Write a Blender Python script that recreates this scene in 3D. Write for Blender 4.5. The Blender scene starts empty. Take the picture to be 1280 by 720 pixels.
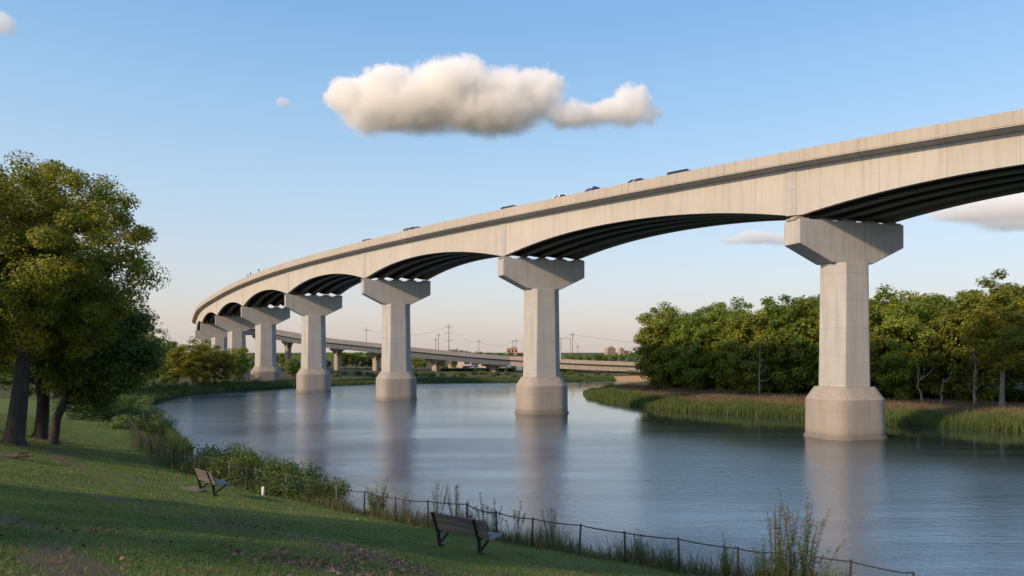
import bpy, bmesh, math, random
import numpy as np
from mathutils import Vector, Matrix
R = math.radians
random.seed(11)
rng = np.random.default_rng(11)
SC = bpy.context.scene
COL = SC.collection
EYE = 8.0          # camera height above the river (metres)
FPX = 900.0        # focal length in photograph pixels (photo is 1280 wide)
HY = 440.0         # the horizon's row in the photograph

def wpt(px, D, py=None, z=None):
    """world point on the ray through photo pixel px at depth D"""
    x = (px - 640.0) / FPX * D
    if z is None:
        z = EYE - (py - HY) * D / FPX
    return Vector((x, D, z))

# ------------------------------------------------------------------ objects
def tag(o, label=None, cat=None, group=None, kind=None):
    if label: o['label'] = label
    if cat: o['category'] = cat
    if group: o['group'] = group
    if kind: o['kind'] = kind
    return o

def empty(name, loc=(0, 0, 0), rz=0.0, label=None, cat=None, group=None):
    o = bpy.data.objects.new(name, None)
    o.empty_display_size = 0.2
    COL.objects.link(o)
    o.location = loc
    o.rotation_euler = (0, 0, rz)
    return tag(o, label, cat, group)

def link_mesh(name, me, mats, parent=None):
    if not isinstance(mats, (list, tuple)): mats = [mats]
    if len(me.materials) == 0:
        for m in mats: me.materials.append(m)
    o = bpy.data.objects.new(name, me)
    COL.objects.link(o)
    if parent is not None: o.parent = parent
    return o

def copy_tree(o, parent=None):
    c = o.copy()
    COL.objects.link(c)
    if parent is not None: c.parent = parent
    for ch in list(o.children):
        copy_tree(ch, c)
    return c

def np_mesh(name, V, F, smooth=False, uv=None):
    V = np.asarray(V, dtype=np.float32); F = np.asarray(F, dtype=np.int32)
    me = bpy.data.meshes.new(name)
    n, k = F.shape
    me.vertices.add(len(V)); me.vertices.foreach_set('co', V.ravel())
    me.loops.add(n * k); me.loops.foreach_set('vertex_index', F.ravel())
    me.polygons.add(n)
    me.polygons.foreach_set('loop_start', np.arange(0, n * k, k, dtype=np.int32))
    me.polygons.foreach_set('loop_total', np.full(n, k, dtype=np.int32))
    if smooth: me.polygons.foreach_set('use_smooth', np.ones(n, dtype=bool))
    me.update(calc_edges=True)
    return me

class MB:
    """collects shapes; build() links them as one mesh object"""
    def __init__(s): s.v = []; s.f = []; s.uv = {}; s.mi = []; s.sm = []
    def add(s, vs, fs, mi=0, sm=False):
        b = len(s.v)
        s.v += [tuple(v) for v in vs]
        for f in fs:
            s.f.append(tuple(i + b for i in f)); s.mi.append(mi); s.sm.append(sm)
        return b
    def box(s, c, d, M=None, mi=0):
        cx, cy, cz = c; dx, dy, dz = d[0] / 2, d[1] / 2, d[2] / 2
        vs = [Vector((cx + a * dx, cy + b * dy, cz + e * dz)) for a in (-1, 1) for b in (-1, 1) for e in (-1, 1)]
        if M is not None: vs = [M @ v for v in vs]
        s.add(vs, [(0, 1, 3, 2), (4, 6, 7, 5), (0, 4, 5, 1), (2, 3, 7, 6), (0, 2, 6, 4), (1, 5, 7, 3)], mi)
    def bar(s, a, b, w, h, up=(0, 0, 1), mi=0):
        a = Vector(a); b = Vector(b); d = (b - a); L = d.length; d.normalize()
        x = d.cross(Vector(up))
        if x.length < 1e-4: x = d.cross(Vector((1, 0, 0)))
        x.normalize(); y = x.cross(d)
        vs = []
        for p in (a, b):
            for i, j in ((-1, -1), (1, -1), (1, 1), (-1, 1)):
                vs.append(p + x * (i * w / 2) + y * (j * h / 2))
        s.add(vs, [(3, 2, 1, 0), (4, 5, 6, 7), (0, 1, 5, 4), (1, 2, 6, 5), (2, 3, 7, 6), (3, 0, 4, 7)], mi)
    def tube(s, pts, rads, n=6, cap=True, mi=0, sm=True):
        pts = [Vector(p) for p in pts]
        if not isinstance(rads, (list, tuple)): rads = [rads] * len(pts)
        ref = Vector((0.31, 0.17, 0.93)).normalized()
        base = len(s.v); vs = []
        for i, p in enumerate(pts):
            d = (pts[min(i + 1, len(pts) - 1)] - pts[max(i - 1, 0)])
            if d.length < 1e-6: d = Vector((0, 0, 1))
            d.normalize()
            x = d.cross(ref)
            if x.length < .2: x = d.cross(Vector((1, 0, 0)))
            x.normalize(); y = d.cross(x)
            for k in range(n):
                a = 2 * math.pi * k / n
                vs.append(p + (x * math.cos(a) + y * math.sin(a)) * rads[i])
        fs = []
        for i in range(len(pts) - 1):
            for k in range(n):
                fs.append((i * n + k, i * n + (k + 1) % n, (i + 1) * n + (k + 1) % n, (i + 1) * n + k))
        if cap:
            fs.append(tuple(range(n - 1, -1, -1))); fs.append(tuple((len(pts) - 1) * n + k for k in range(n)))
        s.add(vs, fs, mi, sm)
    def loft(s, rings, closed=True, cap=True, mi=0, sm=False):
        n = len(rings[0]); vs = [v for r in rings for v in r]; fs = []
        for i in range(len(rings) - 1):
            for k in range(n if closed else n - 1):
                fs.append((i * n + k, i * n + (k + 1) % n, (i + 1) * n + (k + 1) % n, (i + 1) * n + k))
        if cap:
            fs.append(tuple(range(n - 1, -1, -1))); fs.append(tuple((len(rings) - 1) * n + k for k in range(n)))
        s.add(vs, fs, mi, sm)
    def mesh(s, name):
        me = bpy.data.meshes.new(name)
        me.from_pydata(s.v, [], s.f); me.update()
        if len(s.mi):
            me.polygons.foreach_set('material_index', s.mi)
            me.polygons.foreach_set('use_smooth', s.sm)
        bm = bmesh.new(); bm.from_mesh(me); bmesh.ops.recalc_face_normals(bm, faces=bm.faces); bm.to_mesh(me); bm.free()
        return me
    def build(s, name, mats, parent=None, bevel=0.0):
        o = link_mesh(name, s.mesh(name), mats, parent)
        if bevel > 0:
            b = o.modifiers.new('bevel', 'BEVEL'); b.width = bevel; b.segments = 2; b.limit_method = 'ANGLE'; b.angle_limit = R(30)
        return o

# ------------------------------------------------------------------ materials
class NT:
    def __init__(s, name):
        s.m = bpy.data.materials.new(name); s.m.use_nodes = True
        s.t = s.m.node_tree; s.t.nodes.clear()
        s.out = s.n('ShaderNodeOutputMaterial')
    def n(s, typ, **kw):
        nd = s.t.nodes.new(typ)
        for k, v in kw.items():
            if k == 'ins':
                for a, b in v.items(): s.set(nd, a, b)
            else: setattr(nd, k, v)
        return nd
    def set(s, nd, a, b):
        sock = nd.inputs[a]
        if isinstance(b, bpy.types.NodeSocket): s.t.links.new(b, sock)
        else:
            if isinstance(b, (tuple, list)) and len(b) == 3 and sock.type == 'RGBA': b = (*b, 1)
            sock.default_value = b
    def math(s, op, a, b=0.0, c=None, clamp=False):
        nd = s.n('ShaderNodeMath', operation=op, use_clamp=clamp); s.set(nd, 0, a); s.set(nd, 1, b)
        if c is not None: s.set(nd, 2, c)
        return nd.outputs[0]
    def vmath(s, op, a, b=(0, 0, 0)):
        nd = s.n('ShaderNodeVectorMath', operation=op); s.set(nd, 0, a); s.set(nd, 1, b)
        return nd.outputs['Value'] if op in ('LENGTH', 'DOT_PRODUCT', 'DISTANCE') else nd.outputs[0]
    def noise(s, vec, scale, detail=4, rough=.55, out=0, dist=0.0):
        nd = s.n('ShaderNodeTexNoise', ins={'Scale': scale, 'Detail': detail, 'Roughness': rough, 'Distortion': dist})
        if vec is not None: s.set(nd, 'Vector', vec)
        return nd.outputs[out]
    def scale(s, vec, sc):
        nd = s.n('ShaderNodeMapping'); s.set(nd, 'Vector', vec); s.set(nd, 'Scale', sc); return nd.outputs[0]
    def ramp(s, fac, stops, interp='LINEAR'):
        nd = s.n('ShaderNodeValToRGB'); s.set(nd, 0, fac); e = nd.color_ramp.elements; nd.color_ramp.interpolation = interp
        while len(e) < len(stops): e.new(.5)
        for i, (p, c) in enumerate(stops):
            e[i].position = p; c = (c, c, c) if isinstance(c, (int, float)) else c; e[i].color = (*c, 1)
        return nd.outputs[0]
    def mix(s, fac, a, b, blend='MIX'):
        nd = s.n('ShaderNodeMix', data_type='RGBA', blend_type=blend)
        s.set(nd, 0, fac); s.set(nd, 6, a); s.set(nd, 7, b); return nd.outputs[2]
    def bump(s, h, strength=.3, dist=.02):
        nd = s.n('ShaderNodeBump', ins={'Height': h, 'Strength': strength, 'Distance': dist}); return nd.outputs[0]
    def obj(s): return s.n('ShaderNodeTexCoord').outputs['Object']
    def pos(s): return s.n('ShaderNodeNewGeometry').outputs['Position']
    def uv(s): return s.n('ShaderNodeTexCoord').outputs['UV']
    def island(s): return s.n('ShaderNodeNewGeometry').outputs['Random Per Island']
    def objrand(s): return s.n('ShaderNodeObjectInfo').outputs['Random']
    def attr(s, name): return s.n('ShaderNodeAttribute', attribute_name=name).outputs['Fac']
    def bsdf(s, col, rough=.7, normal=None, **kw):
        nd = s.n('ShaderNodeBsdfPrincipled'); s.set(nd, 'Base Color', col); s.set(nd, 'Roughness', rough)
        if normal is not None: s.set(nd, 'Normal', normal)
        for k, v in kw.items(): s.set(nd, k.replace('_', ' '), v)
        return nd.outputs[0]
    def done(s, sh):
        s.t.links.new(sh, s.out.inputs['Surface']); return s.m

MATS = {}
def simple(name, col, rough=.6, var=.25, scale=6.0, metal=0.0, bump=.1):
    if name in MATS: return MATS[name]
    t = NT(name); p = t.obj(); n = t.noise(p, scale, 5)
    c = t.mix(n, tuple(x * (1 - var) for x in col), tuple(min(1, x * (1 + var)) for x in col))
    MATS[name] = t.done(t.bsdf(c, rough, t.bump(n, bump, .01), Metallic=metal))
    return MATS[name]

def concrete_pier(name, base, warm, tide=False):
    t = NT(name); p = t.obj()
    sep = t.n('ShaderNodeSeparateXYZ'); t.set(sep, 0, p)
    z = sep.outputs[2]
    big = t.noise(p, .45, 5, .6)
    fine = t.noise(p, 9, 6, .7)
    streak = t.noise(t.scale(p, (2.6, 2.6, .16)), 1.0, 6, .65)
    # form lifts: faint horizontal joints and a tone per lift
    lift = t.math('DIVIDE', z, 2.55)
    fr = t.math('FRACT', lift)
    joint = t.math('LESS_THAN', fr, .018)
    wn = t.n('ShaderNodeTexWhiteNoise', noise_dimensions='1D'); t.set(wn, 'W', t.math('FLOOR', lift))
    c = t.mix(t.ramp(big, [(.3, 0), (.72, 1)]), tuple(x * .80 for x in base), tuple(x * 1.08 for x in base))
    c = t.mix(t.math('MULTIPLY', t.ramp(streak, [(.46, 0), (.66, 1)]), .55), c, tuple(x * .55 for x in warm))
    c = t.mix(t.math('MULTIPLY', t.ramp(streak, [(.25, 1), (.42, 0)]), .3), c, tuple(min(1, x * 1.35) for x in base))
    c = t.mix(t.math('MULTIPLY', wn.outputs[0], .25), c, tuple(x * .75 for x in base))
    c = t.mix(t.math('MULTIPLY', joint, .6), c, tuple(x * .42 for x in base))
    if tide:      # the wet, stained band just over the water
        tb = t.n('ShaderNodeMapRange'); t.set(tb, 0, t.math('ADD', z, t.math('MULTIPLY', big, -.5))); t.set(tb, 1, .55); t.set(tb, 2, .15); t.set(tb, 3, 0.0); t.set(tb, 4, .62)
        c = t.mix(tb.outputs[0], c, (.06, .055, .04))
    c = t.mix(.35, c, t.mix(fine, tuple(x * .7 for x in base), tuple(min(1, x * 1.2) for x in base)))
    return t.done(t.bsdf(c, .85, t.bump(fine, .25, .03)))

def concrete_uv(name, base, panel=5.2, joint_w=.012, far=None):
    """concrete with u = metres along the bridge, v = metres up"""
    t = NT(name); uv = t.uv()
    sep = t.n('ShaderNodeSeparateXYZ'); t.set(sep, 0, uv)
    u = t.math('DIVIDE', sep.outputs[0], panel)
    u = t.math('ADD', u, t.math('MULTIPLY', t.noise(t.scale(uv, (.23, 0, 0)), 1.0, 1), 1.3))
    fr = t.math('FRACT', u)
    wn = t.n('ShaderNodeTexWhiteNoise', noise_dimensions='1D'); t.set(wn, 'W', t.math('FLOOR', u))
    joint = t.math('LESS_THAN', fr, joint_w)
    streak = t.noise(t.scale(uv, (1.5, .10, 1)), 1.0, 7, .68)
    streak2 = t.noise(t.scale(uv, (5.0, .25, 1)), 1.0, 5, .6)
    big = t.noise(uv, .16, 5, .6)
    fine = t.noise(uv, 7, 6, .7)
    c = t.mix(t.ramp(big, [(.3, 0), (.7, 1)]), tuple(x * .86 for x in base), tuple(min(1, x * 1.08) for x in base))
    c = t.mix(t.math('MULTIPLY', t.ramp(streak, [(.48, 0), (.70, 1)]), .55), c, tuple(x * .60 for x in base))
    c = t.mix(t.math('MULTIPLY', t.ramp(streak2, [(.52, 0), (.75, 1)]), .40), c, tuple(x * .66 for x in base))
    # rain runs from the edge above
    runs = t.noise(t.scale(uv, (2.2, .05, 1)), 1.0, 6, .7)
    fall = t.math('POWER', 2.718, t.math('MULTIPLY', sep.outputs[1], -.75))
    c = t.mix(t.math('MULTIPLY', t.math('MULTIPLY', t.ramp(runs, [(.5, 0), (.64, 1)]), fall), .75), c, tuple(x * .42 for x in base))
    c = t.mix(t.math('MULTIPLY', wn.outputs[0], .20), c, tuple(x * .74 for x in base))
    c = t.mix(t.math('MULTIPLY', joint, t.math('MULTIPLY', wn.outputs[0], .75)), c, tuple(x * .32 for x in base))
    c = t.mix(.22, c, t.mix(fine, tuple(x * .72 for x in base), tuple(min(1, x * 1.15) for x in base)))
    if far is not None:      # lower end painted warmer, where the painted shade stops
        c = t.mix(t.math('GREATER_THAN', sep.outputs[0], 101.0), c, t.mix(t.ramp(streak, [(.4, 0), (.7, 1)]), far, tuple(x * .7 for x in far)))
    return t.done(t.bsdf(c, .85, t.bump(fine, .15, .03)))

def leaf_mat(name, cols, gloss=.35, trans=.3, clump=.35):
    t = NT(name); r = t.island(); p = t.obj()
    w = t.n('ShaderNodeObjectInfo').outputs['Location']
    n = t.noise(t.vmath('ADD', p, w), clump, 3)
    f = t.math('ADD', t.math('MULTIPLY', r, .5), t.math('MULTIPLY', t.ramp(n, [(.3, 0), (.7, 1)]), .5))
    k = len(cols)
    c = t.ramp(f, [(i / (k - 1), col) for i, col in enumerate(cols)])
    hsv = t.n('ShaderNodeHueSaturation'); orr = t.objrand()
    t.set(hsv, 'Color', c)
    t.set(hsv, 'Hue', t.math('ADD', .470, t.math('MULTIPLY', orr, .036)))
    t.set(hsv, 'Value', t.math('ADD', .8, t.math('MULTIPLY', t.math('FRACT', t.math('MULTIPLY', orr, 7.3)), .45)))
    c = hsv.outputs[0]
    b = t.bsdf(c, .55, None, Specular_IOR_Level=gloss)
    tr = t.n('ShaderNodeBsdfTranslucent'); t.set(tr, 0, c)
    mx = t.n('ShaderNodeMixShader'); t.set(mx, 0, trans); t.set(mx, 1, b); t.set(mx, 2, tr.outputs[0])
    return t.done(mx.outputs[0])

def bark_mat(name, a, b, sc=1.0):
    t = NT(name); p = t.obj()
    n = t.noise(t.scale(p, (7 * sc, 7 * sc, 1.1 * sc)), 1.0, 7, .7, dist=.4)
    n2 = t.noise(p, 1.3, 4)
    c = t.mix(t.ramp(n, [(.35, 0), (.65, 1)]), a, b)
    c = t.mix(t.math('MULTIPLY', n2, .4), c, tuple(x * .5 for x in a))
    return t.done(t.bsdf(c, .9, t.bump(n, .9, .06)))
QUICK = False
# ------------------------------------------------------------------ river outline and the ground sheet
RIVER = np.array([(60, -14), (40, -2), (26, 9), (15.5, 18.2), (8.2, 23.6), (-2, 30.2), (-9.5, 36), (-17.5, 43.8), (-23.5, 52), (-27.5, 60),
                  (-33, 69), (-43, 83), (-48.5, 94), (-55.5, 110), (-60.5, 131), (-57, 143), (-51, 156), (-44, 168), (-34, 180), (-16, 186),
                  (0, 190), (18, 196), (38, 205), (62, 221), (100, 246), (160, 285), (260, 330), (270, 300), (170, 250), (105, 214), (62, 188),
                  (36, 171), (23, 155), (14.6, 139), (14.2, 126), (16.5, 113), (23, 97.5), (34, 88), (50, 73.5), (75, 52), (120, 15), (170, -60), (110, -90)], dtype=float)

def river_sd(P):
    """signed distance to the water's edge: > 0 on land"""
    P = np.asarray(P, float); A = RIVER; B = np.roll(RIVER, -1, 0)
    best = np.full(len(P), 1e9); inside = np.zeros(len(P), bool)
    for a, b in zip(A, B):
        ab = b - a; ap = P - a
        t = np.clip((ap @ ab) / (ab @ ab), 0, 1)
        d = np.hypot(*(ap - t[:, None] * ab).T)
        best = np.minimum(best, d)
        c = ((a[1] > P[:, 1]) != (b[1] > P[:, 1]))
        with np.errstate(divide='ignore', invalid='ignore'):
            xx = (b[0] - a[0]) * (P[:, 1] - a[1]) / (b[1] - a[1] + 1e-12) + a[0]
        inside ^= c & (P[:, 0] < xx)
    return np.where(inside, -best, best)

def vnoise(P, sc, seed=0):
    """smooth value noise, -1..1"""
    q = np.asarray(P, float) / sc
    i = np.floor(q).astype(int); f = q - i; f = f * f * (3 - 2 * f)
    def h(x, y):
        n = (x * 374761393 + y * 668265263 + seed * 1442695041) & 0x7fffffff
        n = ((n ^ (n >> 13)) * 1274126177) & 0x7fffffff
        return ((n ^ (n >> 16)) & 0xffff) / 32767.5 - 1
    x, y = i[:, 0], i[:, 1]
    a = h(x, y) * (1 - f[:, 0]) + h(x + 1, y) * f[:, 0]
    b = h(x, y + 1) * (1 - f[:, 0]) + h(x + 1, y + 1) * f[:, 0]
    return a * (1 - f[:, 1]) + b * f[:, 1]

def sstep(a, b, x):
    t = np.clip((x - a) / (b - a), 0, 1); return t * t * (3 - 2 * t)

def near_side(P):
    """1 on the lawn's bank, 0 on the other banks"""
    x, y = P[:, 0], P[:, 1]
    return ((x < 12 - .2 * y) | (y < 24)) & (y < 110) & (x < 52) & ~((x > 20) & (y > 12 + 0 * x) & (x + y > 60))

def ground_h(P):
    P = np.asarray(P, float); s = river_sd(P); y = P[:, 1]
    near = near_side(P)
    sl = .245 - .19 * sstep(42, 78, y)
    sp = np.maximum(s, 0)
    up = sp - 3.0
    hn = np.where(sp < 3, 1.3 * (sp / 3) ** .8, 1.3 + sl * np.minimum(up, 22) + .06 * np.clip(up - 22, 0, 60))
    hf = .75 * sstep(0, 5, sp) + .2 * sstep(5, 25, sp) + .003 * np.clip(sp - 25, 0, 100)
    far = sstep(40, 400, sp); hf = hf + far * 1.2
    w = sstep(85, 112, y) * near + (~near) * 1.0
    h = hn * (1 - w) + hf * w
    h = np.where(s < 0, np.maximum(-2.2, s * .45), h)
    h = h + np.where(s > 0, .10 * vnoise(P, 4.5, 1) * sstep(0, 4, s) + .05 * vnoise(P, 1.3, 2) * sstep(0, 4, s), 0)
    return h

# worn bands on the lawn: centre x, y, half length along the contour, half width across, strength
WORN = [(-3.2, 14.5, 5.0, .75, 1.0), (-6.5, 17, 3.5, .6, .8), (-20, 33, 6.5, .55, .9), (-15, 27, 5, .35, .6), (-9, 12.5, 3.0, .7, .9), (-5.4, 8.6, 2.2, .7, .9), (-2.0, 10.6, 2.6, .5, .8), (1.0, 13.2, 3.0, .5, .7), (-12, 20.5, 3.5, .5, .6), (-24, 38, 3, 1.5, .9), (-.8, 8.2, 1.6, .35, .6)]
def worn_mask(P):
    c, s_ = math.cos(R(36)), math.sin(R(36)); m = np.zeros(len(P))
    for x, y, a, b, k in WORN:
        d = P - np.array([x, y]); u = d[:, 0] * c - d[:, 1] * s_; v = d[:, 0] * s_ + d[:, 1] * c
        v = v + .5 * vnoise(P, 2.1, 40)
        m = np.maximum(m, k * np.exp(-(u / a) ** 2 - (v / b) ** 2))
    return np.clip(m + .22 * vnoise(P, 3.0, 41) + .15 * vnoise(P, .9, 42) - .05, 0, 1).astype(np.float32)

def gz(x, y): return float(ground_h(np.array([[x, y]]))[0])

def build_ground():
    az = np.concatenate([np.linspace(-180, -48, 40, endpoint=False), np.linspace(-48, 48, 420, endpoint=False), np.linspace(48, 180, 40, endpoint=False)])
    rad = np.concatenate([[.6], np.geomspace(1.5, 330, 330), np.geomspace(360, 6000, 36)])
    A, Rr = np.meshgrid(np.radians(az), rad)
    X = np.sin(A) * Rr; Y = np.cos(A) * Rr
    P = np.stack([X.ravel(), Y.ravel()], 1)
    z = ground_h(P)
    V = np.concatenate([P, z[:, None]], 1)
    n, m = len(rad), len(az)
    i = np.arange(n - 1)[:, None] * m; j = np.arange(m)[None, :]; j2 = (j + 1) % m
    F = np.stack([(i + j), (i + j2), (i + m + j2), (i + m + j)], -1).reshape(-1, 4)[:, ::-1]
    V = np.vstack([V, [[0, 0, gz(0, 0)]]])
    me = np_mesh('ground', V, F, True)
    bm = bmesh.new(); bm.from_mesh(me); bm.verts.ensure_lookup_table()
    c = bm.verts[len(V) - 1]
    for k in range(m): bm.faces.new((bm.verts[k], c, bm.verts[(k + 1) % m])) if False else bm.faces.new((bm.verts[(k + 1) % m], c, bm.verts[k])[::-1])
    bmesh.ops.recalc_face_normals(bm, faces=bm.faces)
    bm.to_mesh(me); bm.free()
    P2 = V[:, :2]; s = river_sd(P2)
    lawn = (near_side(P2) & (P2[:, 1] < 115)).astype(np.float32) * sstep(2.2, 4.2, s)
    sand = ((P2[:, 0] > 27) & (P2[:, 0] < 64) & (P2[:, 1] > 195) & (P2[:, 1] < 250)) * (1 - sstep(9, 13, s)) * sstep(26, 31, P2[:, 0])
    for nm, a in (('lawn', lawn), ('sand', sand), ('worn', worn_mask(P2))):
        at = me.attributes.new(nm, 'FLOAT', 'POINT'); at.data.foreach_set('value', np.asarray(a, np.float32))
    t = NT('ground_cover'); p = t.pos()
    along = t.n('ShaderNodeVectorRotate', rotation_type='Z_AXIS'); t.set(along, 'Vector', p); t.set(along, 'Angle', R(36))
    pa = t.scale(along.outputs[0], (.35, 1.0, 1.0))
    big = t.noise(pa, .16, 5, .62); mid = t.noise(pa, .75, 6, .65); fine = t.noise(p, 13, 6, .75); vf = t.noise(p, 60, 3, .7)
    grass = t.mix(fine, (.066, .10, .026), (.15, .215, .056))
    grass = t.mix(t.ramp(mid, [(.35, 0), (.7, 1)]), grass, t.mix(fine, (.07, .088, .026), (.16, .175, .055)))
    dirt = t.mix(fine, (.09, .066, .045), (.22, .165, .115))
    dm = t.math('ADD', t.attr('worn'), t.math('MULTIPLY', t.math('SUBTRACT', t.noise(pa, 2.2, 7, .7), .5), .9))
    lawnc = t.mix(t.ramp(dm, [(.3, 0), (.62, .95)]), grass, dirt)
    wild = t.mix(t.ramp(mid, [(.35, 0), (.65, 1)]), t.mix(fine, (.030, .042, .014), (.075, .085, .030)), t.mix(fine, (.07, .058, .028), (.14, .115, .058)))
    c = t.mix(t.attr('lawn'), wild, lawnc)
    c = t.mix(t.attr('sand'), c, t.mix(fine, (.40, .22, .09), (.55, .32, .14)))
    hgt = t.math('ADD', fine, t.math('MULTIPLY', vf, .6))
    me.materials.append(t.done(t.bsdf(c, .95, t.bump(hgt, .9, .08), Specular_IOR_Level=.15)))
    o = bpy.data.objects.new('ground', me); COL.objects.link(o)
    tag(o, kind='structure', label='grassy river banks and the plain around them')
    return o

def build_water():
    gx = np.linspace(-160, 420, 146); gy = np.linspace(-200, 420, 156)
    X, Y = np.meshgrid(gx, gy); P = np.stack([X.ravel(), Y.ravel()], 1)
    i = np.arange(len(gy) - 1)[:, None] * len(gx); j = np.arange(len(gx) - 1)[None, :]
    F = np.stack([i + j, i + j + 1, i + j + 1 + len(gx), i + j + len(gx)], -1).reshape(-1, 4)
    me = np_mesh('river', np.concatenate([P, np.zeros((len(P), 1))], 1), F)
    RB = RIVER[-12:]; d = np.full(len(P), 1e9)      # beside the right bank: calmer water, colour darkened as the wood's reflection
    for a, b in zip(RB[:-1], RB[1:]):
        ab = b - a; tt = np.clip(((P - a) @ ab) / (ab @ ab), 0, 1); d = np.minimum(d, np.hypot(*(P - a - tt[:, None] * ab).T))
    at = me.attributes.new('lee_reflection', 'FLOAT', 'POINT'); at.data.foreach_set('value', (1 - sstep(12, 40, d)).astype(np.float32))
    t = NT('river_water'); p = t.pos()
    r1 = t.noise(t.scale(p, (1.1, 2.2, 1)), 1.0, 3, .55, dist=.3)
    r2 = t.noise(t.scale(p, (3.2, 6.5, 1)), 1.0, 3, .6)
    patch = t.noise(t.scale(p, (.018, .06, 1)), 1.0, 4, .55)
    patch2 = t.noise(t.scale(p, (.05, .35, 1)), 1.0, 4, .6)
    amp = t.math('ADD', .25, t.math('MULTIPLY', t.ramp(t.math('ADD', t.math('MULTIPLY', patch, .6), t.math('MULTIPLY', patch2, .4)), [(.38, 0), (.62, 1)]), .9))
    r3 = t.noise(t.scale(p, (9, 14, 1)), 1.0, 2, .6)
    lee_reflection = t.math('ADD', t.attr('lee_reflection'), t.math('MULTIPLY', t.math('SUBTRACT', patch2, .5), 1.1), clamp=True)
    amp = t.math('MULTIPLY', amp, t.math('SUBTRACT', 1.0, t.math('MULTIPLY', lee_reflection, .93)))
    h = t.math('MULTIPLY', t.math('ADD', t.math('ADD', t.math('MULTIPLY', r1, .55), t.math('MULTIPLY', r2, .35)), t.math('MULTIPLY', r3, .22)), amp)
    b = t.bsdf(t.mix(lee_reflection, (.08, .125, .175), (.02, .028, .02)), t.math('SUBTRACT', .10, t.math('MULTIPLY', lee_reflection, .065)), t.bump(h, .6, .11), IOR=1.9, Specular_IOR_Level=.6)  # darker base near the bank paints in the trees' reflection
    me.materials.append(t.done(b))
    o = bpy.data.objects.new('river', me); COL.objects.link(o)
    tag(o, kind='structure', label='broad calm river reflecting the sky')
# ------------------------------------------------------------------ the long curved concrete bridge
M_FASCIA = concrete_uv('girder_concrete', (.425, .402, .370))
M_PARAPET = concrete_uv('parapet_concrete', (.39, .352, .305), 3.0, .02)
M_PIER = concrete_pier('pier_concrete', (.40, .387, .37), (.33, .30, .26))
M_FOOT = concrete_pier('footing_concrete', (.315, .278, .245), (.26, .225, .19), True)
M_ASPHALT = simple('asphalt', (.05, .05, .052), .9, .2, 3)
M_DARK = simple('dark_girder', (.050, .050, .054), .8, .45, .8)  # even dark tone for the inner girders and cross frames
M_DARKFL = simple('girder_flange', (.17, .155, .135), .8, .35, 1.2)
M_BEAR = simple('bearing_concrete', (.30, .26, .21), .8, .3, 2)

# pier centre x, y, z of parapet top, angle of the cap (degrees), z of ground / water
PIERS = [(59.5, 40.2, 25.3, 16), (31.4, 68, 26.25, 17), (3.9, 95, 26.2, 19.5), (-19.3, 120, 25.9, 21), (-39.4, 143, 25.2, 23), (-57.3, 167.5, 24.35, 24),
         (-74, 193.5, 23.2, 24), (-88.2, 217, 21.8, 24), (-99.8, 240, 20.1, 22)]
TAIL = [(-106.0, 254, 19.2), (-107.5, 265, 18.5), (-103.5, 273, 18.0), (-97, 276, 17.7)]
CTRL = [Vector((86, 11, 24.0))] + [Vector(p[:3]) for p in PIERS] + [Vector(p) for p in TAIL]

def catmull(C, step=1.0):
    C = [C[0] * 2 - C[1]] + C + [C[-1] * 2 - C[-2]]
    pts = []; marks = []
    for i in range(1, len(C) - 2):
        p0, p1, p2, p3 = C[i - 1:i + 3]
        n = max(2, int(round((p2 - p1).length / step)))
        marks.append(len(pts))
        for k in range(n):
            t = k / n
            pts.append(.5 * ((2 * p1) + (p2 - p0) * t + (2 * p0 - 5 * p1 + 4 * p2 - p3) * t * t + (3 * p1 - p0 - 3 * p2 + p3) * t ** 3))
    marks.append(len(pts)); pts.append(C[-2].copy())
    return pts, marks

class Line:
    def __init__(s, C, step=1.0):
        s.p, s.marks = catmull(C, step)
        s.t = []; s.n = []; s.s = [0.0]
        for i in range(len(s.p)):
            d = s.p[min(i + 1, len(s.p) - 1)] - s.p[max(i - 1, 0)]; d.z = 0; d.normalize()
            s.t.append(d); s.n.append(Vector((-d.y, d.x, 0)))      # left of travel
            if i: s.s.append(s.s[-1] + (s.p[i] - s.p[i - 1]).length)
    def at(s, i, off, dz): return s.p[i] + s.n[i] * off + Vector((0, 0, dz))

def sweep(line, prof, i0, i1, name, mat, parent, uoff=0.0):
    """sweep a closed profile (off, dz) (or a function of the sample) along a line; uv in metres"""
    n = None; V = []; UV = []
    for i in range(i0, i1 + 1):
        pr = prof(i) if callable(prof) else prof
        if n is None: n = len(pr)
        acc = 0
        for k, (o, z) in enumerate(pr):
            V.append(line.at(i, o, z))
        for k in range(n + 1):
            o, z = pr[k % n]
            if k: acc += math.hypot(pr[k % n][0] - pr[k - 1][0], pr[k % n][1] - pr[k - 1][1])
            UV.append((line.s[i] + uoff, acc))
    cnt = i1 - i0 + 1
    F = []; LU = []
    for i in range(cnt - 1):
        for k in range(n):
            F.append((i * n + k, i * n + (k + 1) % n, (i + 1) * n + (k + 1) % n, (i + 1) * n + k))
            b = i * (n + 1) + k; c = (i + 1) * (n + 1) + k
            LU += [UV[b], UV[b + 1], UV[c + 1], UV[c]]
    me = bpy.data.meshes.new(name)
    caps = [tuple(range(n - 1, -1, -1)), tuple((cnt - 1) * n + k for k in range(n))]
    me.from_pydata(V, [], F + caps)
    uvl = me.uv_layers.new(name='UVMap')
    LU += [(0, 0)] * (2 * n)
    uvl.data.foreach_set('uv', np.array(LU, np.float32).ravel())
    me.update()
    bm = bmesh.new(); bm.from_mesh(me); bmesh.ops.recalc_face_normals(bm, faces=bm.faces); bm.to_mesh(me); bm.free()
    return link_mesh(name, me, mat, parent)

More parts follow.
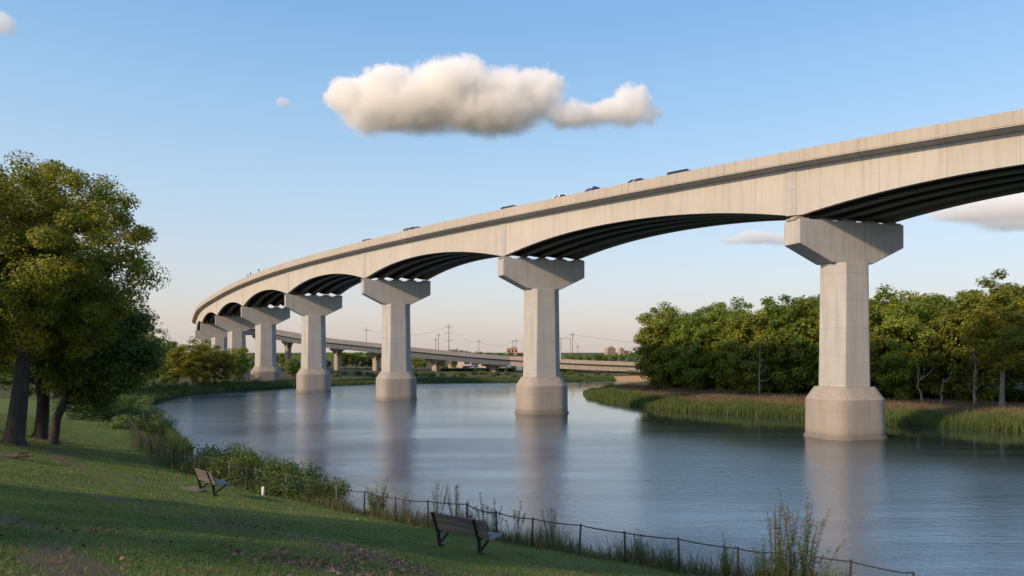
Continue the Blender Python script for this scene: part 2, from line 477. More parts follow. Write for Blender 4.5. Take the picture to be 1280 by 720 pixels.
HW = 6.0                      # half width of the deck
GO = [4.65, 2.325, 0.0, -2.325, -4.65]
PAR = 1.35                     # parapet top to girder top
LINE = Line(CTRL)
def cap_u(a): return Vector((math.cos(R(a)), math.sin(R(a)), 0))

def girder_nodes(off):
    """sample index of each pier along the girder at this offset (caps are skewed)"""
    out = []
    for k, (x, y, z, a) in enumerate(PIERS):
        i = LINE.marks[k + 1]; n = LINE.n[i]; t = LINE.t[i]; u = cap_u(a)
        q = off / u.dot(n); out.append(i + q * u.dot(t))
    return [LINE.marks[0] - 4] + out + [LINE.marks[10] + 10, len(LINE.p) + 12]

DP, DM = 4.45, 2.45
def girder_depth(nodes, i, k_small=True):
    for a, b in zip(nodes, nodes[1:]):
        if a <= i <= b:
            q = abs(2 * (i - a) / (b - a) - 1)
            d = DM + (DP - DM) * q ** 2.1
            break
    else: d = DM
    f = min(1, max(0, (i - LINE.marks[6]) / (LINE.marks[9] - LINE.marks[6])))   # the shorter end spans are shallower
    return d * (1 - .22 * f)

def octo(w, d, c, z, M):
    pts = [(-w / 2 + c, -d / 2), (w / 2 - c, -d / 2), (w / 2, -d / 2 + c), (w / 2, d / 2 - c), (w / 2 - c, d / 2), (-w / 2 + c, d / 2), (-w / 2, d / 2 - c), (-w / 2, -d / 2 + c)]
    return [M @ Vector((x, y, z)) for x, y in pts]
def rrect(w, d, r, z, seg=9):
    out = []
    for cx, cy, a0 in ((w / 2 - r, -d / 2 + r, -90), (w / 2 - r, d / 2 - r, 0), (-w / 2 + r, d / 2 - r, 90), (-w / 2 + r, -d / 2 + r, 180)):
        for k in range(seg + 1):
            a = R(a0 + 90 * k / seg); out.append(Vector((cx + r * math.cos(a), cy + r * math.sin(a), z)))
    return out

def build_pier(parent, x, y, capz, ang, gzv, k, bear):
    root = empty('pier', (x, y, 0), R(ang)); root.parent = parent
    I = Matrix.Identity(4)
    f = max(.62, 1 - .05 * k)
    topf = gzv + 4.75 * (1 if k < 5 else .8)
    m = MB()
    m.loft([rrect(6.7, 5.6, 1.9, gzv - 2.5), rrect(6.7, 5.6, 1.9, gzv + .18)], sm=True)
    m.loft([rrect(6.45, 5.35, 1.8, gzv + .18), rrect(6.4, 5.3, 1.8, topf - 1.15), rrect(4.95, 3.95, 1.3, topf)], sm=True)
    o = m.build('footing', M_FOOT, root); o.data.set_sharp_from_angle(angle=R(28))
    zs = capz - 3.85
    m = MB(); m.loft([octo(4.7, 3.4, 1.0, topf, I), octo(4.45, 3.2, 1.0, zs, I)]); m.build('shaft', M_PIER, root, .04)
    m = MB(); L = bear[0] * -1 + .62 if bear[0] < 0 else bear[0] + .62; T = 2.2 / 2
    prof = [(-L, 0), (-L, -2.2), (-2.3, -3.85), (2.3, -3.85), (L, -2.2), (L, 0)]
    m.loft([[Vector((px, -T, capz + pz)) for px, pz in prof], [Vector((px, T, capz + pz)) for px, pz in prof]])
    m.build('cap', M_PIER, root, .06)
    for q in bear:
        m = MB(); m.box((q, 0, capz + .10), (1.5, 1.3, .20)); m.box((q, 0, capz + .27), (.9, .8, .14)); m.build('bearing', M_BEAR, root)
    return root

def build_bridge():
    root = empty('river_bridge', (31.4, 68, 0), 0, 'long curved concrete girder bridge on tall hammerhead piers crossing the river', 'bridge')
    N = len(LINE.p) - 1
    def part(name, prof, mat, **k):
        o = sweep(LINE, prof, 0, N, name, mat, root)
        o.matrix_parent_inverse = Matrix.Translation((-31.4, -68, 0)); return o
    part('deck_slab', [(HW, -.95), (HW, -1.12), (HW - .9, -PAR + .005), (-HW + .9, -PAR + .005), (-HW, -1.12), (-HW, -.95)], M_FASCIA)
    part('parapet', [(HW + .04, 0), (HW + .04, -1.02), (HW - .02, -1.02), (HW - .02, -.94), (HW - .4, -.94), (HW - .3, 0)], M_PARAPET)
    part('parapet', [(-HW - .04, 0), (-HW - .04, -1.02), (-HW + .02, -1.02), (-HW + .02, -.94), (-HW + .4, -.94), (-HW + .3, 0)], M_PARAPET)
    part('road_surface', [(HW - .405, -.74), (HW - .405, -.945), (-HW + .405, -.945), (-HW + .405, -.74)], M_ASPHALT)
    for j, off in enumerate(GO):
        nodes = girder_nodes(off)
        if j == 0:
            part('fascia_girder', lambda i: [(off + .25, -PAR), (off + .25, -PAR - girder_depth(nodes, i)), (off - .25, -PAR - girder_depth(nodes, i)), (off - .25, -PAR)], M_FASCIA)
        else:
            def web(i):
                d = girder_depth(nodes, i)
                return [(off + .14, -PAR), (off + .14, -PAR - d + .2), (off - .14, -PAR - d + .2), (off - .14, -PAR)]
            def fl(i):
                d = girder_depth(nodes, i)
                return [(off + .4, -PAR - d + .195), (off + .4, -PAR - d), (off - .4, -PAR - d), (off - .4, -PAR - d + .195)]
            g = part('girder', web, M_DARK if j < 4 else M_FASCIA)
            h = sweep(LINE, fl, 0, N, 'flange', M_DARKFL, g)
    # cross frames between the girders, one part
    nd = [girder_nodes(o) for o in GO]
    for i in range(4, N, 7):
        m = MB()
        for a in range(4):
            o0, o1 = GO[a] - .26, GO[a + 1] + .15
            d = min(girder_depth(nd[a], i), girder_depth(nd[a + 1], i))
            p = LINE.at(i, o0, -PAR - .35); q = LINE.at(i, o1, -PAR - .35)
            r = LINE.at(i, o0, -PAR - d + .55); s = LINE.at(i, o1, -PAR - d + .55)
            m.bar(p, q, .12, .16); m.bar(r, s, .12, .16); m.bar(p, s, .1, .1); m.bar(r, q, .1, .1)
        o = m.build('cross_frame', M_DARK, root); o.matrix_parent_inverse = Matrix.Translation((-31.4, -68, 0))
    # raised bands on the fascia above every pier
    for k, (x, y, z, a) in enumerate(PIERS):
        i = int(round(girder_nodes(GO[0])[k + 1]))
        d = girder_depth(girder_nodes(GO[0]), i)
        m = MB(); p = LINE.at(i, GO[0] + .25, 0); t = LINE.t[i]; n = LINE.n[i]
        Mx = Matrix((( t.x, n.x, 0, p.x), (t.y, n.y, 0, p.y), (0, 0, 1, p.z), (0, 0, 0, 1)))
        m.box((0, 0, -PAR - d / 2 - .02), (.95, .12, d - .08), Mx); 
        o = m.build('joint_band', M_PIER, root, .02); o.matrix_parent_inverse = Matrix.Translation((-31.4, -68, 0))
    for k, (x, y, z, a) in enumerate(PIERS):
        i = LINE.marks[k + 1]; u = cap_u(a); n = LINE.n[i]
        d = girder_depth(girder_nodes(0), i)
        capz = z - PAR - d - .34
        g = 0.0 if k < 5 else gz(x, y)
        bear = [o / u.dot(n) for o in GO]
        pr = build_pier(root, x, y, capz, a, g, k, bear)
        pr.matrix_parent_inverse = Matrix.Translation((-31.4, -68, 0))
    return root

# ------------------------------------------------------------------ the low approach viaduct behind
M_LOWG = concrete_uv('viaduct_girder', (.085, .10, .125), 6.0, far=(.33, .28, .23))  # dark bluish base stands in for shade on the girders
M_LOWP = concrete_uv('viaduct_parapet', (.19, .19, .19), 3.0, far=(.36, .30, .24))
M_LOWPIER = concrete_pier('viaduct_pier_concrete', (.33, .285, .235), (.28, .24, .195))
LOW = [(-97, 276, 17.6), (-86, 273, 15.6), (-70, 267.5, 13.2), (-48, 261, 10.9), (-30, 257, 9.0), (-8, 252.5, 7.0), (10, 250, 5.9), (28, 248, 5.0), (50, 247, 4.3), (76, 247, 4.0), (110, 250, 4.0)]
LOWLINE = Line([Vector(p) for p in LOW], 1.5)
def build_viaduct():
    root = empty('approach_viaduct', (0, 251, 0), 0, 'low grey girder viaduct sloping down along the far bank behind the tall piers', 'bridge')
    inv = Matrix.Translation((0, -251, 0)); N = len(LOWLINE.p) - 1
    W = 5.5
    def part(name, prof, mat):
        o = sweep(LOWLINE, prof, 0, N, name, mat, root); o.matrix_parent_inverse = inv; return o
    part('deck_slab', [(W, -.9), (W, -1.15), (W - .8, -1.3), (-W + .8, -1.3), (-W, -1.15), (-W, -.9)], M_LOWP)
    part('parapet', [(W, 0), (W, -.895), (W - .3, -.895), (W - .3, 0)], M_LOWP)
    part('parapet', [(-W, 0), (-W, -.895), (-W + .3, -.895), (-W + .3, 0)], M_LOWP)
    part('road_surface', [(W - .305, -.8), (W - .305, -.895), (-W + .305, -.895), (-W + .305, -.8)], M_ASPHALT)
    for o in (4.4, 1.5, -1.5, -4.4):
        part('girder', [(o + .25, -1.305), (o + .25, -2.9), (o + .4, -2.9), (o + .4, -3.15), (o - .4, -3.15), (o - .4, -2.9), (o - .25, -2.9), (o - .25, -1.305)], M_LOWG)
    for px in (312, 362, 424, 471, 543, 619, 702, 765, 778, 850):
        i = min(range(len(LOWLINE.p)), key=lambda i: abs(640 + FPX * LOWLINE.p[i].x / LOWLINE.p[i].y - px))
        p = LOWLINE.p[i]; t = LOWLINE.t[i]; ang = math.atan2(LOWLINE.n[i].y, LOWLINE.n[i].x) + R(52)
        pr = empty('pier', (p.x, p.y, 0), ang); pr.parent = root; pr.matrix_parent_inverse = inv
        capz = p.z - 3.17; g = gz(p.x, p.y)
        m = MB()
        if px in (765, 778):
            m.tube([(0, -2.5, g - .5), (0, -2.5, capz)], .4, 10); m.build('shaft', M_LOWPIER, pr); m = MB(); m.tube([(0, 3, g - .5), (0, 3, capz)], .4, 10); m.build('shaft', M_LOWPIER, pr)
        else:
            h = min(2.6, (capz - g) * .5)
            L = 5.6; prof = [(-L, 0), (-L, -.7)]
            for q in range(1, 7):
                aa = q / 6; prof.append((-L + (L - 1.5) * math.sin(aa * math.pi / 2), -.7 - (h - .7) * (1 - math.cos(aa * math.pi / 2))))
            prof += [(-x, z) for x, z in prof[::-1]]
            m.loft([[Vector((x, -.9, capz + z)) for x, z in prof], [Vector((x, .9, capz + z)) for x, z in prof]]); m.build('cap', M_LOWPIER, pr)
            m = MB(); m.loft([octo(2.8, 1.8, .4, g - 1, Matrix.Identity(4)), octo(2.8, 1.8, .4, capz - h + .05, Matrix.Identity(4))]); m.build('shaft', M_LOWPIER, pr)
    return root
# ------------------------------------------------------------------ trees, shrubs, weeds, reeds, grass
BARK = bark_mat('bark', (.026, .021, .017), (.075, .060, .048))
BARK_PALE = bark_mat('pale_bark', (.12, .10, .08), (.30, .265, .215))
LEAF_NEAR = leaf_mat('leaf_near', [(0.068, 0.100, 0.011), (0.145, 0.184, 0.017), (0.271, 0.259, 0.020), (0.426, 0.308, 0.020)], trans=.5)
LEAF_WOOD = leaf_mat('leaf_wood', [(0.076, 0.137, 0.022), (0.141, 0.210, 0.028), (0.218, 0.270, 0.033), (0.321, 0.330, 0.039)], trans=.5)
LEAF_GOLD = leaf_mat('leaf_gold', [(.07, .12, .015), (.14, .19, .018), (.23, .25, .02), (.30, .26, .022)], trans=.5)
LEAF_DARK = leaf_mat('leaf_dark', [(0.051, 0.094, 0.017), (0.101, 0.159, 0.026), (0.165, 0.216, 0.035)], trans=.5)
LEAF_RUST = leaf_mat('leaf_rust', [(.06, .02, .012), (.11, .035, .02), (.07, .05, .016)])
LEAF_WEED = leaf_mat('leaf_weed', [(0.054, 0.099, 0.019), (0.095, 0.152, 0.029), (0.149, 0.189, 0.043)], clump=2)
LEAF_REED = leaf_mat('leaf_reed', [(.030, .065, .014), (.052, .105, .023), (.080, .13, .032), (.13, .14, .05)], clump=.5)
LEAF_DRY = leaf_mat('leaf_dry', [(.10, .078, .038), (.19, .15, .075), (.28, .225, .125)], clump=2)

def unit(n, r=rng):
    v = r.normal(size=(n, 3)); return v / np.linalg.norm(v, axis=1)[:, None]

def leaf_quads(P, Nrm, L, Wd, r):
    """diamond leaves at P facing Nrm"""
    n = len(P); Nrm = Nrm / np.linalg.norm(Nrm, axis=1)[:, None]
    a = np.cross(Nrm, unit(n, r)); a /= np.linalg.norm(a, axis=1)[:, None]
    b = np.cross(Nrm, a)
    L = L[:, None] * .5; Wd = Wd[:, None] * .5
    fold = Nrm * (Wd * .35)
    V = np.stack([P - a * L, P - b * Wd + fold + a * L * .1, P + a * L, P + b * Wd + fold + a * L * .1], 1).reshape(-1, 3)
    F = np.arange(4 * n).reshape(n, 4)
    return V, F

def clump_centres(r, n, shape, minsep):
    """points in a lumpy crown: shape(dir) -> radius factor; inside a unit ball"""
    out = []
    tries = 0
    while len(out) < n and tries < n * 60:
        tries += 1
        d = unit(1, r)[0]; q = r.random() ** (1 / 2.6)
        p = d * q * shape(d)
        if all(np.linalg.norm(p - o) > minsep for o in out): out.append(p)
    return np.array(out)

def make_tree(seed, trunk_base, crown_c, crown_r, n_clump, n_leaf, leaf, clump_r, trunk_r, leafmat, barkmat, fork=.45, limb_r=.38, low=-.85, wob=.25, name='tree', trunk_mid=None, sparse=.0, sep=.21):
    """returns (trunk mesh, crown mesh) in local coordinates, trunk base at trunk_base"""
    r = np.random.default_rng(seed); rd = random.Random(seed)
    lob = unit(9, r); la = r.uniform(-.28, .34, 9)
    def shape(d):
        return 1.0 + sum(a * max(0, float(d @ l)) ** 5 for a, l in zip(la, lob))
    C = clump_centres(r, n_clump, shape, sep)
    C = C[C[:, 2] > low]
    C = np.array(crown_c) + C * np.array(crown_r)
    mb = MB()
    base = Vector(trunk_base); cc = Vector(crown_c)
    top = Vector((cc.x * .9 + base.x * .1, cc.y * .9 + base.y * .1, cc.z + crown_r[2] * .45))
    nodes = []; K = 9; pts = []; rads = []
    for k in range(K + 1):
        f = k / K
        p = base.lerp(top, f)
        if trunk_mid is not None:
            mid = Vector(trunk_mid); p = base * (1 - f) ** 2 + mid * 2 * f * (1 - f) + top * f * f
        p += Vector((rd.uniform(-wob, wob), rd.uniform(-wob, wob), 0)) * (f * (1.2 - f) * 1.6)
        rr = trunk_r * ((1 - f) ** .75 * .88 + .07)
        if k == 0: rr *= 1.4
        pts.append(p); rads.append(rr)
        if f >= .28: nodes.append((p, rr, 0))
    # flare
    p0 = pts[0]; pts.insert(0, p0 - Vector((0, 0, .5))); rads.insert(0, rads[0] * 1.12)
    pts.insert(2, p0.lerp(pts[2], .28)); rads.insert(2, trunk_r * .98)
    mb.tube(pts, rads, 10)
    order = sorted(range(len(C)), key=lambda i: (Vector(C[i]) - Vector((cc.x, cc.y, C[i][2]))).length + .3 * abs(C[i][2] - cc.z))
    for i in order:
        c = Vector(C[i]); best = None; bd = 1e9
        for nd in nodes:
            d = (nd[0] - c).length
            dz = c.z - nd[0].z
            pen = d + (2.5 * max(0, .12 * d - dz)) + nd[2] * .25
            if pen < bd: bd = pen; best = nd
        a = best[0]; r0 = max(.018, min(best[1] * .62, .035 + .022 * bd * trunk_r / .3))
        mid = a.lerp(c, .5) + Vector((rd.uniform(-1, 1), rd.uniform(-1, 1), rd.uniform(-.3, .8))) * bd * .10
        P = [a, a.lerp(mid, .6).lerp(mid, .3), mid, mid.lerp(c, .6), c]
        rs = [r0, r0 * .85, r0 * .66, r0 * .45, r0 * .22]
        mb.tube(P, rs, 5, cap=False)
        for p, q in zip(P[1:], rs[1:]): nodes.append((p, q, best[2] + 1))
    # twigs
    V = []; Nn = []; S = []
    for i in range(len(C)):
        n = int(n_leaf * r.uniform(.55, 1.35))
        if sparse and r.random() < sparse: n = int(n * .3)
        rr = clump_r * r.uniform(.7, 1.3)
        d = unit(n, r); u = r.random(n) ** (1 / 2.0)
        off = d * u[:, None] * rr * np.array([1.05, 1.05, .78])
        P = C[i] + off
        out = (C[i] - np.array(crown_c)) / np.array(crown_r)
        N_ = d * .6 + np.array([0, 0, .5]) + out * .45 + r.normal(size=(n, 3)) * .55
        V.append(P); Nn.append(N_); S.append(leaf * r.uniform(.6, 1.25, n))
        for k in range(3):
            e = Vector(C[i]) + Vector(tuple(d[k] * rr * .9)) if n > 3 else Vector(C[i])
            mb.tube([Vector(C[i]), e], [max(.008, leaf * .06), .004], 3, cap=False)
    V = np.concatenate(V); Nn = np.concatenate(Nn); S = np.concatenate(S)
    LV, LF = leaf_quads(V, Nn, S, S * r.uniform(.55, .85, len(S)), r)
    tm = mb.mesh(name + '_trunk'); tm.materials.append(barkmat)
    cm = np_mesh(name + '_crown', LV, LF); cm.materials.append(leafmat)
    return tm, cm

def place_tree(name, meshes, loc, rz, sc, label, cat='tree', group=None, parts=('trunk', 'crown')):
    root = empty(name, loc, rz, label, cat, group)
    root.scale = sc if isinstance(sc, (tuple, list)) else (sc, sc, sc)
    for pn, me in zip(parts, meshes):
        o = bpy.data.objects.new(pn, me); COL.objects.link(o); o.parent = root
    return root

def make_bush(seed, r3, n_clump, n_leaf, leaf, clump_r, leafmat, upright=.0, name='bush'):
    r = np.random.default_rng(seed); rd = random.Random(seed)
    C = clump_centres(r, n_clump, lambda d: 1 + .25 * math.sin(5 * d[0] + seed) * d[2], .16)
    C[:, 2] = np.abs(C[:, 2]); C = C * np.array(r3)
    mb = MB()
    for c in C:
        b = Vector((c[0] * .35, c[1] * .35, -.25)); c = Vector(c)
        mb.tube([b, b.lerp(c, .5) + Vector((0, 0, .1)), c], [.028, .02, .008], 4, cap=False)
    V = []; Nn = []; S = []
    for c in C:
        n = int(n_leaf * r.uniform(.6, 1.4)); d = unit(n, r); u = r.random(n) ** .5
        P = c + d * u[:, None] * clump_r * np.array([1, 1, .85 + upright])
        P = P[P[:, 2] > -.1]
        V.append(P); Nn.append(d[:len(P)] * .6 + np.array([0, 0, .5]) + r.normal(size=(len(P), 3)) * .5); S.append(leaf * r.uniform(.6, 1.3, len(P)))
    V = np.concatenate(V); Nn = np.concatenate(Nn); S = np.concatenate(S)
    LV, LF = leaf_quads(V, Nn, S, S * .45, r)
    tm = mb.mesh(name + '_stems'); tm.materials.append(BARK)
    cm = np_mesh(name + '_leaves', LV, LF); cm.materials.append(leafmat)
    return tm, cm

def make_weed(seed, H, n_stem, spread, leaf_n, leaf, leafmat, seed_head=False, lean=(0, 0), name='weed'):
    """tall herb: stems with lance leaves, and seed heads near the tops"""
    r = np.random.default_rng(seed); rd = random.Random(seed)
    mb = MB(); V = []; Nn = []; S = []; HV = []
    for k in range(n_stem):
        a = rd.uniform(0, 6.283); q = rd.random() ** .6 * spread
        h = H * rd.uniform(.55, 1.0)
        b = Vector((math.cos(a) * q * .25, math.sin(a) * q * .25, -.15))
        t = Vector((math.cos(a) * q + lean[0] * h, math.sin(a) * q + lean[1] * h, h))
        mid = b.lerp(t, .5) + Vector((rd.uniform(-.05, .05), rd.uniform(-.05, .05), .06 * h)) - Vector((math.cos(a), math.sin(a), 0)) * q * .12
        P = [b * (1 - f) ** 2 + mid * 2 * f * (1 - f) + t * f * f for f in np.linspace(0, 1, 7)]
        mb.tube(P, [.009 - .001 * j for j in range(7)], 4, cap=False)
        for j in range(leaf_n):
            f = rd.uniform(.08, .98); p = b * (1 - f) ** 2 + mid * 2 * f * (1 - f) + t * f * f
            d = Vector((rd.gauss(0, 1), rd.gauss(0, 1), rd.uniform(-.2, .9))).normalized()
            l = leaf * (1.15 - .6 * f) * rd.uniform(.6, 1.2)
            V.append(p + d * l * .5); S.append(l); Nn.append(Vector((-d.x * .5, -d.y * .5, 1)).cross(d).cross(d) * -1)
        if seed_head:
            for j in range(26):
                f = rd.uniform(.72, 1.02); p = b * (1 - f) ** 2 + mid * 2 * f * (1 - f) + t * f * f
                HV.append(p + Vector((rd.gauss(0, .03), rd.gauss(0, .03), rd.gauss(0, .02))))
    V = np.array([tuple(v) for v in V]); Nn = np.array([tuple(v) for v in Nn]) + r.normal(size=(len(V), 3)) * .2; S = np.array(S)
    LV, LF = leaf_quads(V, Nn, S, S * .24, r)
    tm = mb.mesh(name + '_stems'); tm.materials.append(BARK if seed_head else LEAF_WEED)
    out = [tm]
    cm = np_mesh(name + '_leaves', LV, LF); cm.materials.append(leafmat); out.append(cm)
    if HV:
        HV = np.array([tuple(v) for v in HV]); n = len(HV)
        a, b = leaf_quads(HV, unit(n, r), np.full(n, .045), np.full(n, .03), r)
        hm = np_mesh(name + '_heads', a, b); hm.materials.append(LEAF_DRY); out.append(hm)
    return out

def blades(P, H, Wd, r, lean=.3):
    """bent grass blades: a quad and a tip per blade, as two quads"""
    n = len(P); a = r.uniform(0, 2 * np.pi, n); dx = np.stack([np.cos(a), np.sin(a), np.zeros(n)], 1)
    b = r.uniform(0, 2 * np.pi, n); ln = np.abs(r.normal(0, lean, n)) * H
    ld = np.stack([np.cos(b), np.sin(b), np.zeros(n)], 1)
    up = np.array([0, 0, 1.0])
    w = Wd[:, None] * .5
    p0 = P; p1 = P + up * (H * .6)[:, None] + ld * (ln * .35)[:, None]; p2 = P + up * H[:, None] * .97 + ld * ln[:, None]
    V = np.stack([p0 - dx * w, p0 + dx * w, p1 + dx * w * .75, p1 - dx * w * .75, p2 + dx * w * .12, p2 - dx * w * .12], 1).reshape(-1, 3)
    k = np.arange(n)[:, None] * 6
    F = np.concatenate([k + np.array([[0, 1, 2, 3]]), k + np.array([[3, 2, 4, 5]])], 0)
    return V, F

def stuff_obj(name, V, F, mat, label=None, cat=None):
    me = np_mesh(name, V, F); me.materials.append(mat)
    o = bpy.data.objects.new(name, me); COL.objects.link(o)
    return tag(o, label, cat, None, 'stuff')
# ------------------------------------------------------------------ benches, fence, cars, poles, far buildings
M_STEEL = simple('black_iron', (.014, .014, .016), .55, .3, 20, .2)
def wood_mat(name, base):
    t = NT(name); p = t.obj()
    n = t.noise(t.scale(p, (1.5, 14, 14)), 1.0, 7, .65); r = t.island()
    c = t.mix(n, tuple(x * .55 for x in base), tuple(min(1, x * 1.3) for x in base))
    c = t.mix(t.math('MULTIPLY', r, .75), c, tuple(x * .55 for x in base))
    return t.done(t.bsdf(c, .8, t.bump(n, .4, .01)))
M_PLANK = wood_mat('weathered_plank', (.14, .125, .112))
M_SEATP = wood_mat('grey_plank', (.26, .25, .245))
M_POST = simple('fence_iron', (.022, .021, .02), .75, .5, 12)
M_POSTG = simple('galvanised_post', (.085, .085, .083), .6, .3, 9)
M_WHITE = simple('white_paint', (.72, .71, .68), .6, .08, 5)
M_SLAB = simple('path_slab', (.12, .11, .095), .9, .25, 5)

def make_bench():
    root = empty('park_bench', (0, 0, 0))
    L = 1.9
    m = MB()
    # x along the bench, y = forward (the way one looks), z up; planks on a reclined back
    bk = Vector((0, -.30, .93)); bb = Vector((0, -.08, .40))
    d = (bk - bb); d.normalize(); nrm = d.cross(Vector((1, 0, 0)))
    for k in range(3):
        c = bb + d * (.15 + .185 * k) + nrm * -.02
        m.bar(c - Vector((L / 2, 0, 0)), c + Vector((L / 2, 0, 0)), .15, .042, up=nrm)
    m.build('backrest', M_PLANK, root, .006)
    m = MB()
    for k in range(3):
        c = Vector((0, .03 + .165 * k, .435 + .018 * k))
        m.bar(c - Vector((L / 2, 0, 0)), c + Vector((L / 2, 0, 0)), .155, .042, up=(0, -.1, 1))
    m.build('seat', M_SEATP, root, .006)
    for sx in (-.84, .58):
        m = MB()
        p = lambda y, z: Vector((sx, y, z))
        m.bar(p(-.355, .95), p(-.105, .36), .065, .075, up=(0, 1, 0))
        m.bar(p(-.105, .36), p(-.02, -.06), .065, .085, up=(0, 1, 0))
        m.bar(p(-.10, .385), p(.50, .435), .065, .05, up=(0, 0, 1))
        m.bar(p(.50, .43), p(.02, .10), .055, .05, up=(0, 0, 1))
        m.bar(p(-.09, .0), p(.14, -.02), .07, .06, up=(0, 0, 1))
        m.build('frame', M_STEEL, root, .006)
    return root

FENCE_PX = [(120, 549), (137, 556), (154, 565), (176, 571), (190, 577), (216, 585), (232, 590), (249, 597), (268, 601), (287, 606), (309, 612), (333, 618), (357, 623), (386, 631), (421, 641), (455, 648), (494, 653), (535, 661), (585, 672), (620, 677), (665, 683), (724, 694), (782, 706), (849, 717), (922, 732), (985, 742), (1060, 752), (1140, 762)]
def fence_points():
    pts = []
    for px, py in FENCE_PX:
        lo = 14.0; hi = 90.0
        # march along the pixel's ray until it meets the ground
        best = None; D = lo
        prev = None
        while D < hi:
            p = wpt(px, D, py)
            dz = p.z - gz(p.x, p.y)
            if prev is not None and dz <= 0 < prev: best = D; break
            prev = dz; D += .15
        if best is None: best = 50 if not pts else pts[-1].y - 1
        p = wpt(px, best, py); p.z = gz(p.x, p.y); pts.append(p)
    return pts

def ray_ground(px, py, lo=4.0, hi=400.0):
    D = lo; prev = None
    while D < hi:
        p = wpt(px, D, py); dz = p.z - gz(p.x, p.y)
        if prev is not None and dz <= 0 < prev:
            return Vector((p.x, p.y, gz(p.x, p.y)))
        prev = dz; D *= 1.004
    p = wpt(px, hi, py); return p

def build_fence():
    s = lambda y: max(2.6, 3.0)
    pts = []
    # posts stand 3.2 m from the water's edge, spaced as in the photograph
    for px, py in FENCE_PX:
        best = None
        for D in np.arange(14, 75, .1):
            x = (px - 640) / FPX * D
            sd = river_sd(np.array([[x, D]]))[0]
            if sd < 3.3: best = (x, D); break
        if best is None: best = (x, D)
        pts.append(Vector((best[0], best[1], gz(*best))))
    root = empty('wire_fence', pts[10], 0, 'old sagging wire fence of dark posts between lawn and river', 'fence')
    inv = Matrix.Translation(-pts[10])
    def P(o): o.matrix_parent_inverse = inv; return o
    rd = random.Random(4); tops = []
    for i, p in enumerate(pts):
        m = MB(); h = rd.uniform(.98, 1.14) if i > 8 else rd.uniform(1.05, 1.2)
        lean = Vector((rd.uniform(-.06, .06), rd.uniform(-.06, .06), 0))
        t = p + Vector((0, 0, h)) + lean
        m.tube([p - Vector((0, 0, .3)), p.lerp(t, .5), t], [.036, .034, .032], 7)
        P(m.build('post', M_POSTG if i in (6, 9, 12, 14) else M_POST, root)); tops.append(t)
    m = MB(); sagp = []
    for a, b in zip(tops, tops[1:]):
        sg = rd.uniform(.02, .10)
        for k in range(6):
            f = k / 6; q = a.lerp(b, f) - Vector((0, 0, .05 + sg * 4 * f * (1 - f))); sagp.append(q)
    sagp.append(tops[-1]); m.tube(sagp, .021, 5)
    P(m.build('top_rail', M_POST, root))
    # the netting: crossing wires
    m = MB()
    for a, b, ta, tb in zip(pts, pts[1:], tops, tops[1:]):
        L = (b - a).length; n = max(3, int(L / .16))
        for k in range(-6, n):
            for sg in (0, 1):
                f0, f1 = k / n, (k + 6) / n
                g0, g1 = 0.0, 1.0
                if f0 < 0: g0 = -f0 / (f1 - f0); f0 = 0
                if f1 > 1: g1 = 1 - (f1 - 1) / ((k + 6) / n - k / n); f1 = 1
                if f1 - f0 < .01: continue
                if sg: g0, g1 = 1 - g0, 1 - g1
                q0 = a.lerp(b, f0).lerp(ta.lerp(tb, f0), .04 + .86 * g0); q1 = a.lerp(b, f1).lerp(ta.lerp(tb, f1), .04 + .86 * g1)
                m.tube([q0, q1], .0022, 3, cap=False)
    P(m.build('wire_mesh', M_POST, root))
    return pts, tops

# ------------------------------------------------------------------ cars
def car_paint(name, col): 
    if name in MATS: return MATS[name]
    t = NT(name); MATS[name] = t.done(t.bsdf(col, .25, None, Coat_Weight=.6, Metallic=.2)); return MATS[name]
M_GLASS = None
def glass_mat():
    t = NT('car_glass'); return t.done(t.bsdf((.012, .016, .022), .06, None, Specular_IOR_Level=.6))
M_GLASS = glass_mat()
M_TYRE = simple('tyre_rubber', (.02, .02, .021), .9, .2, 30)
M_RIM = simple('alloy_rim', (.4, .4, .41), .35, .1, 20, .8)
def lampm(name, c):
    t = NT(name); return t.done(t.bsdf(c, .2))
M_HEAD = lampm('headlamp_glass', (.7, .72, .75)); M_TAIL = lampm('taillamp_glass', (.35, .02, .02))

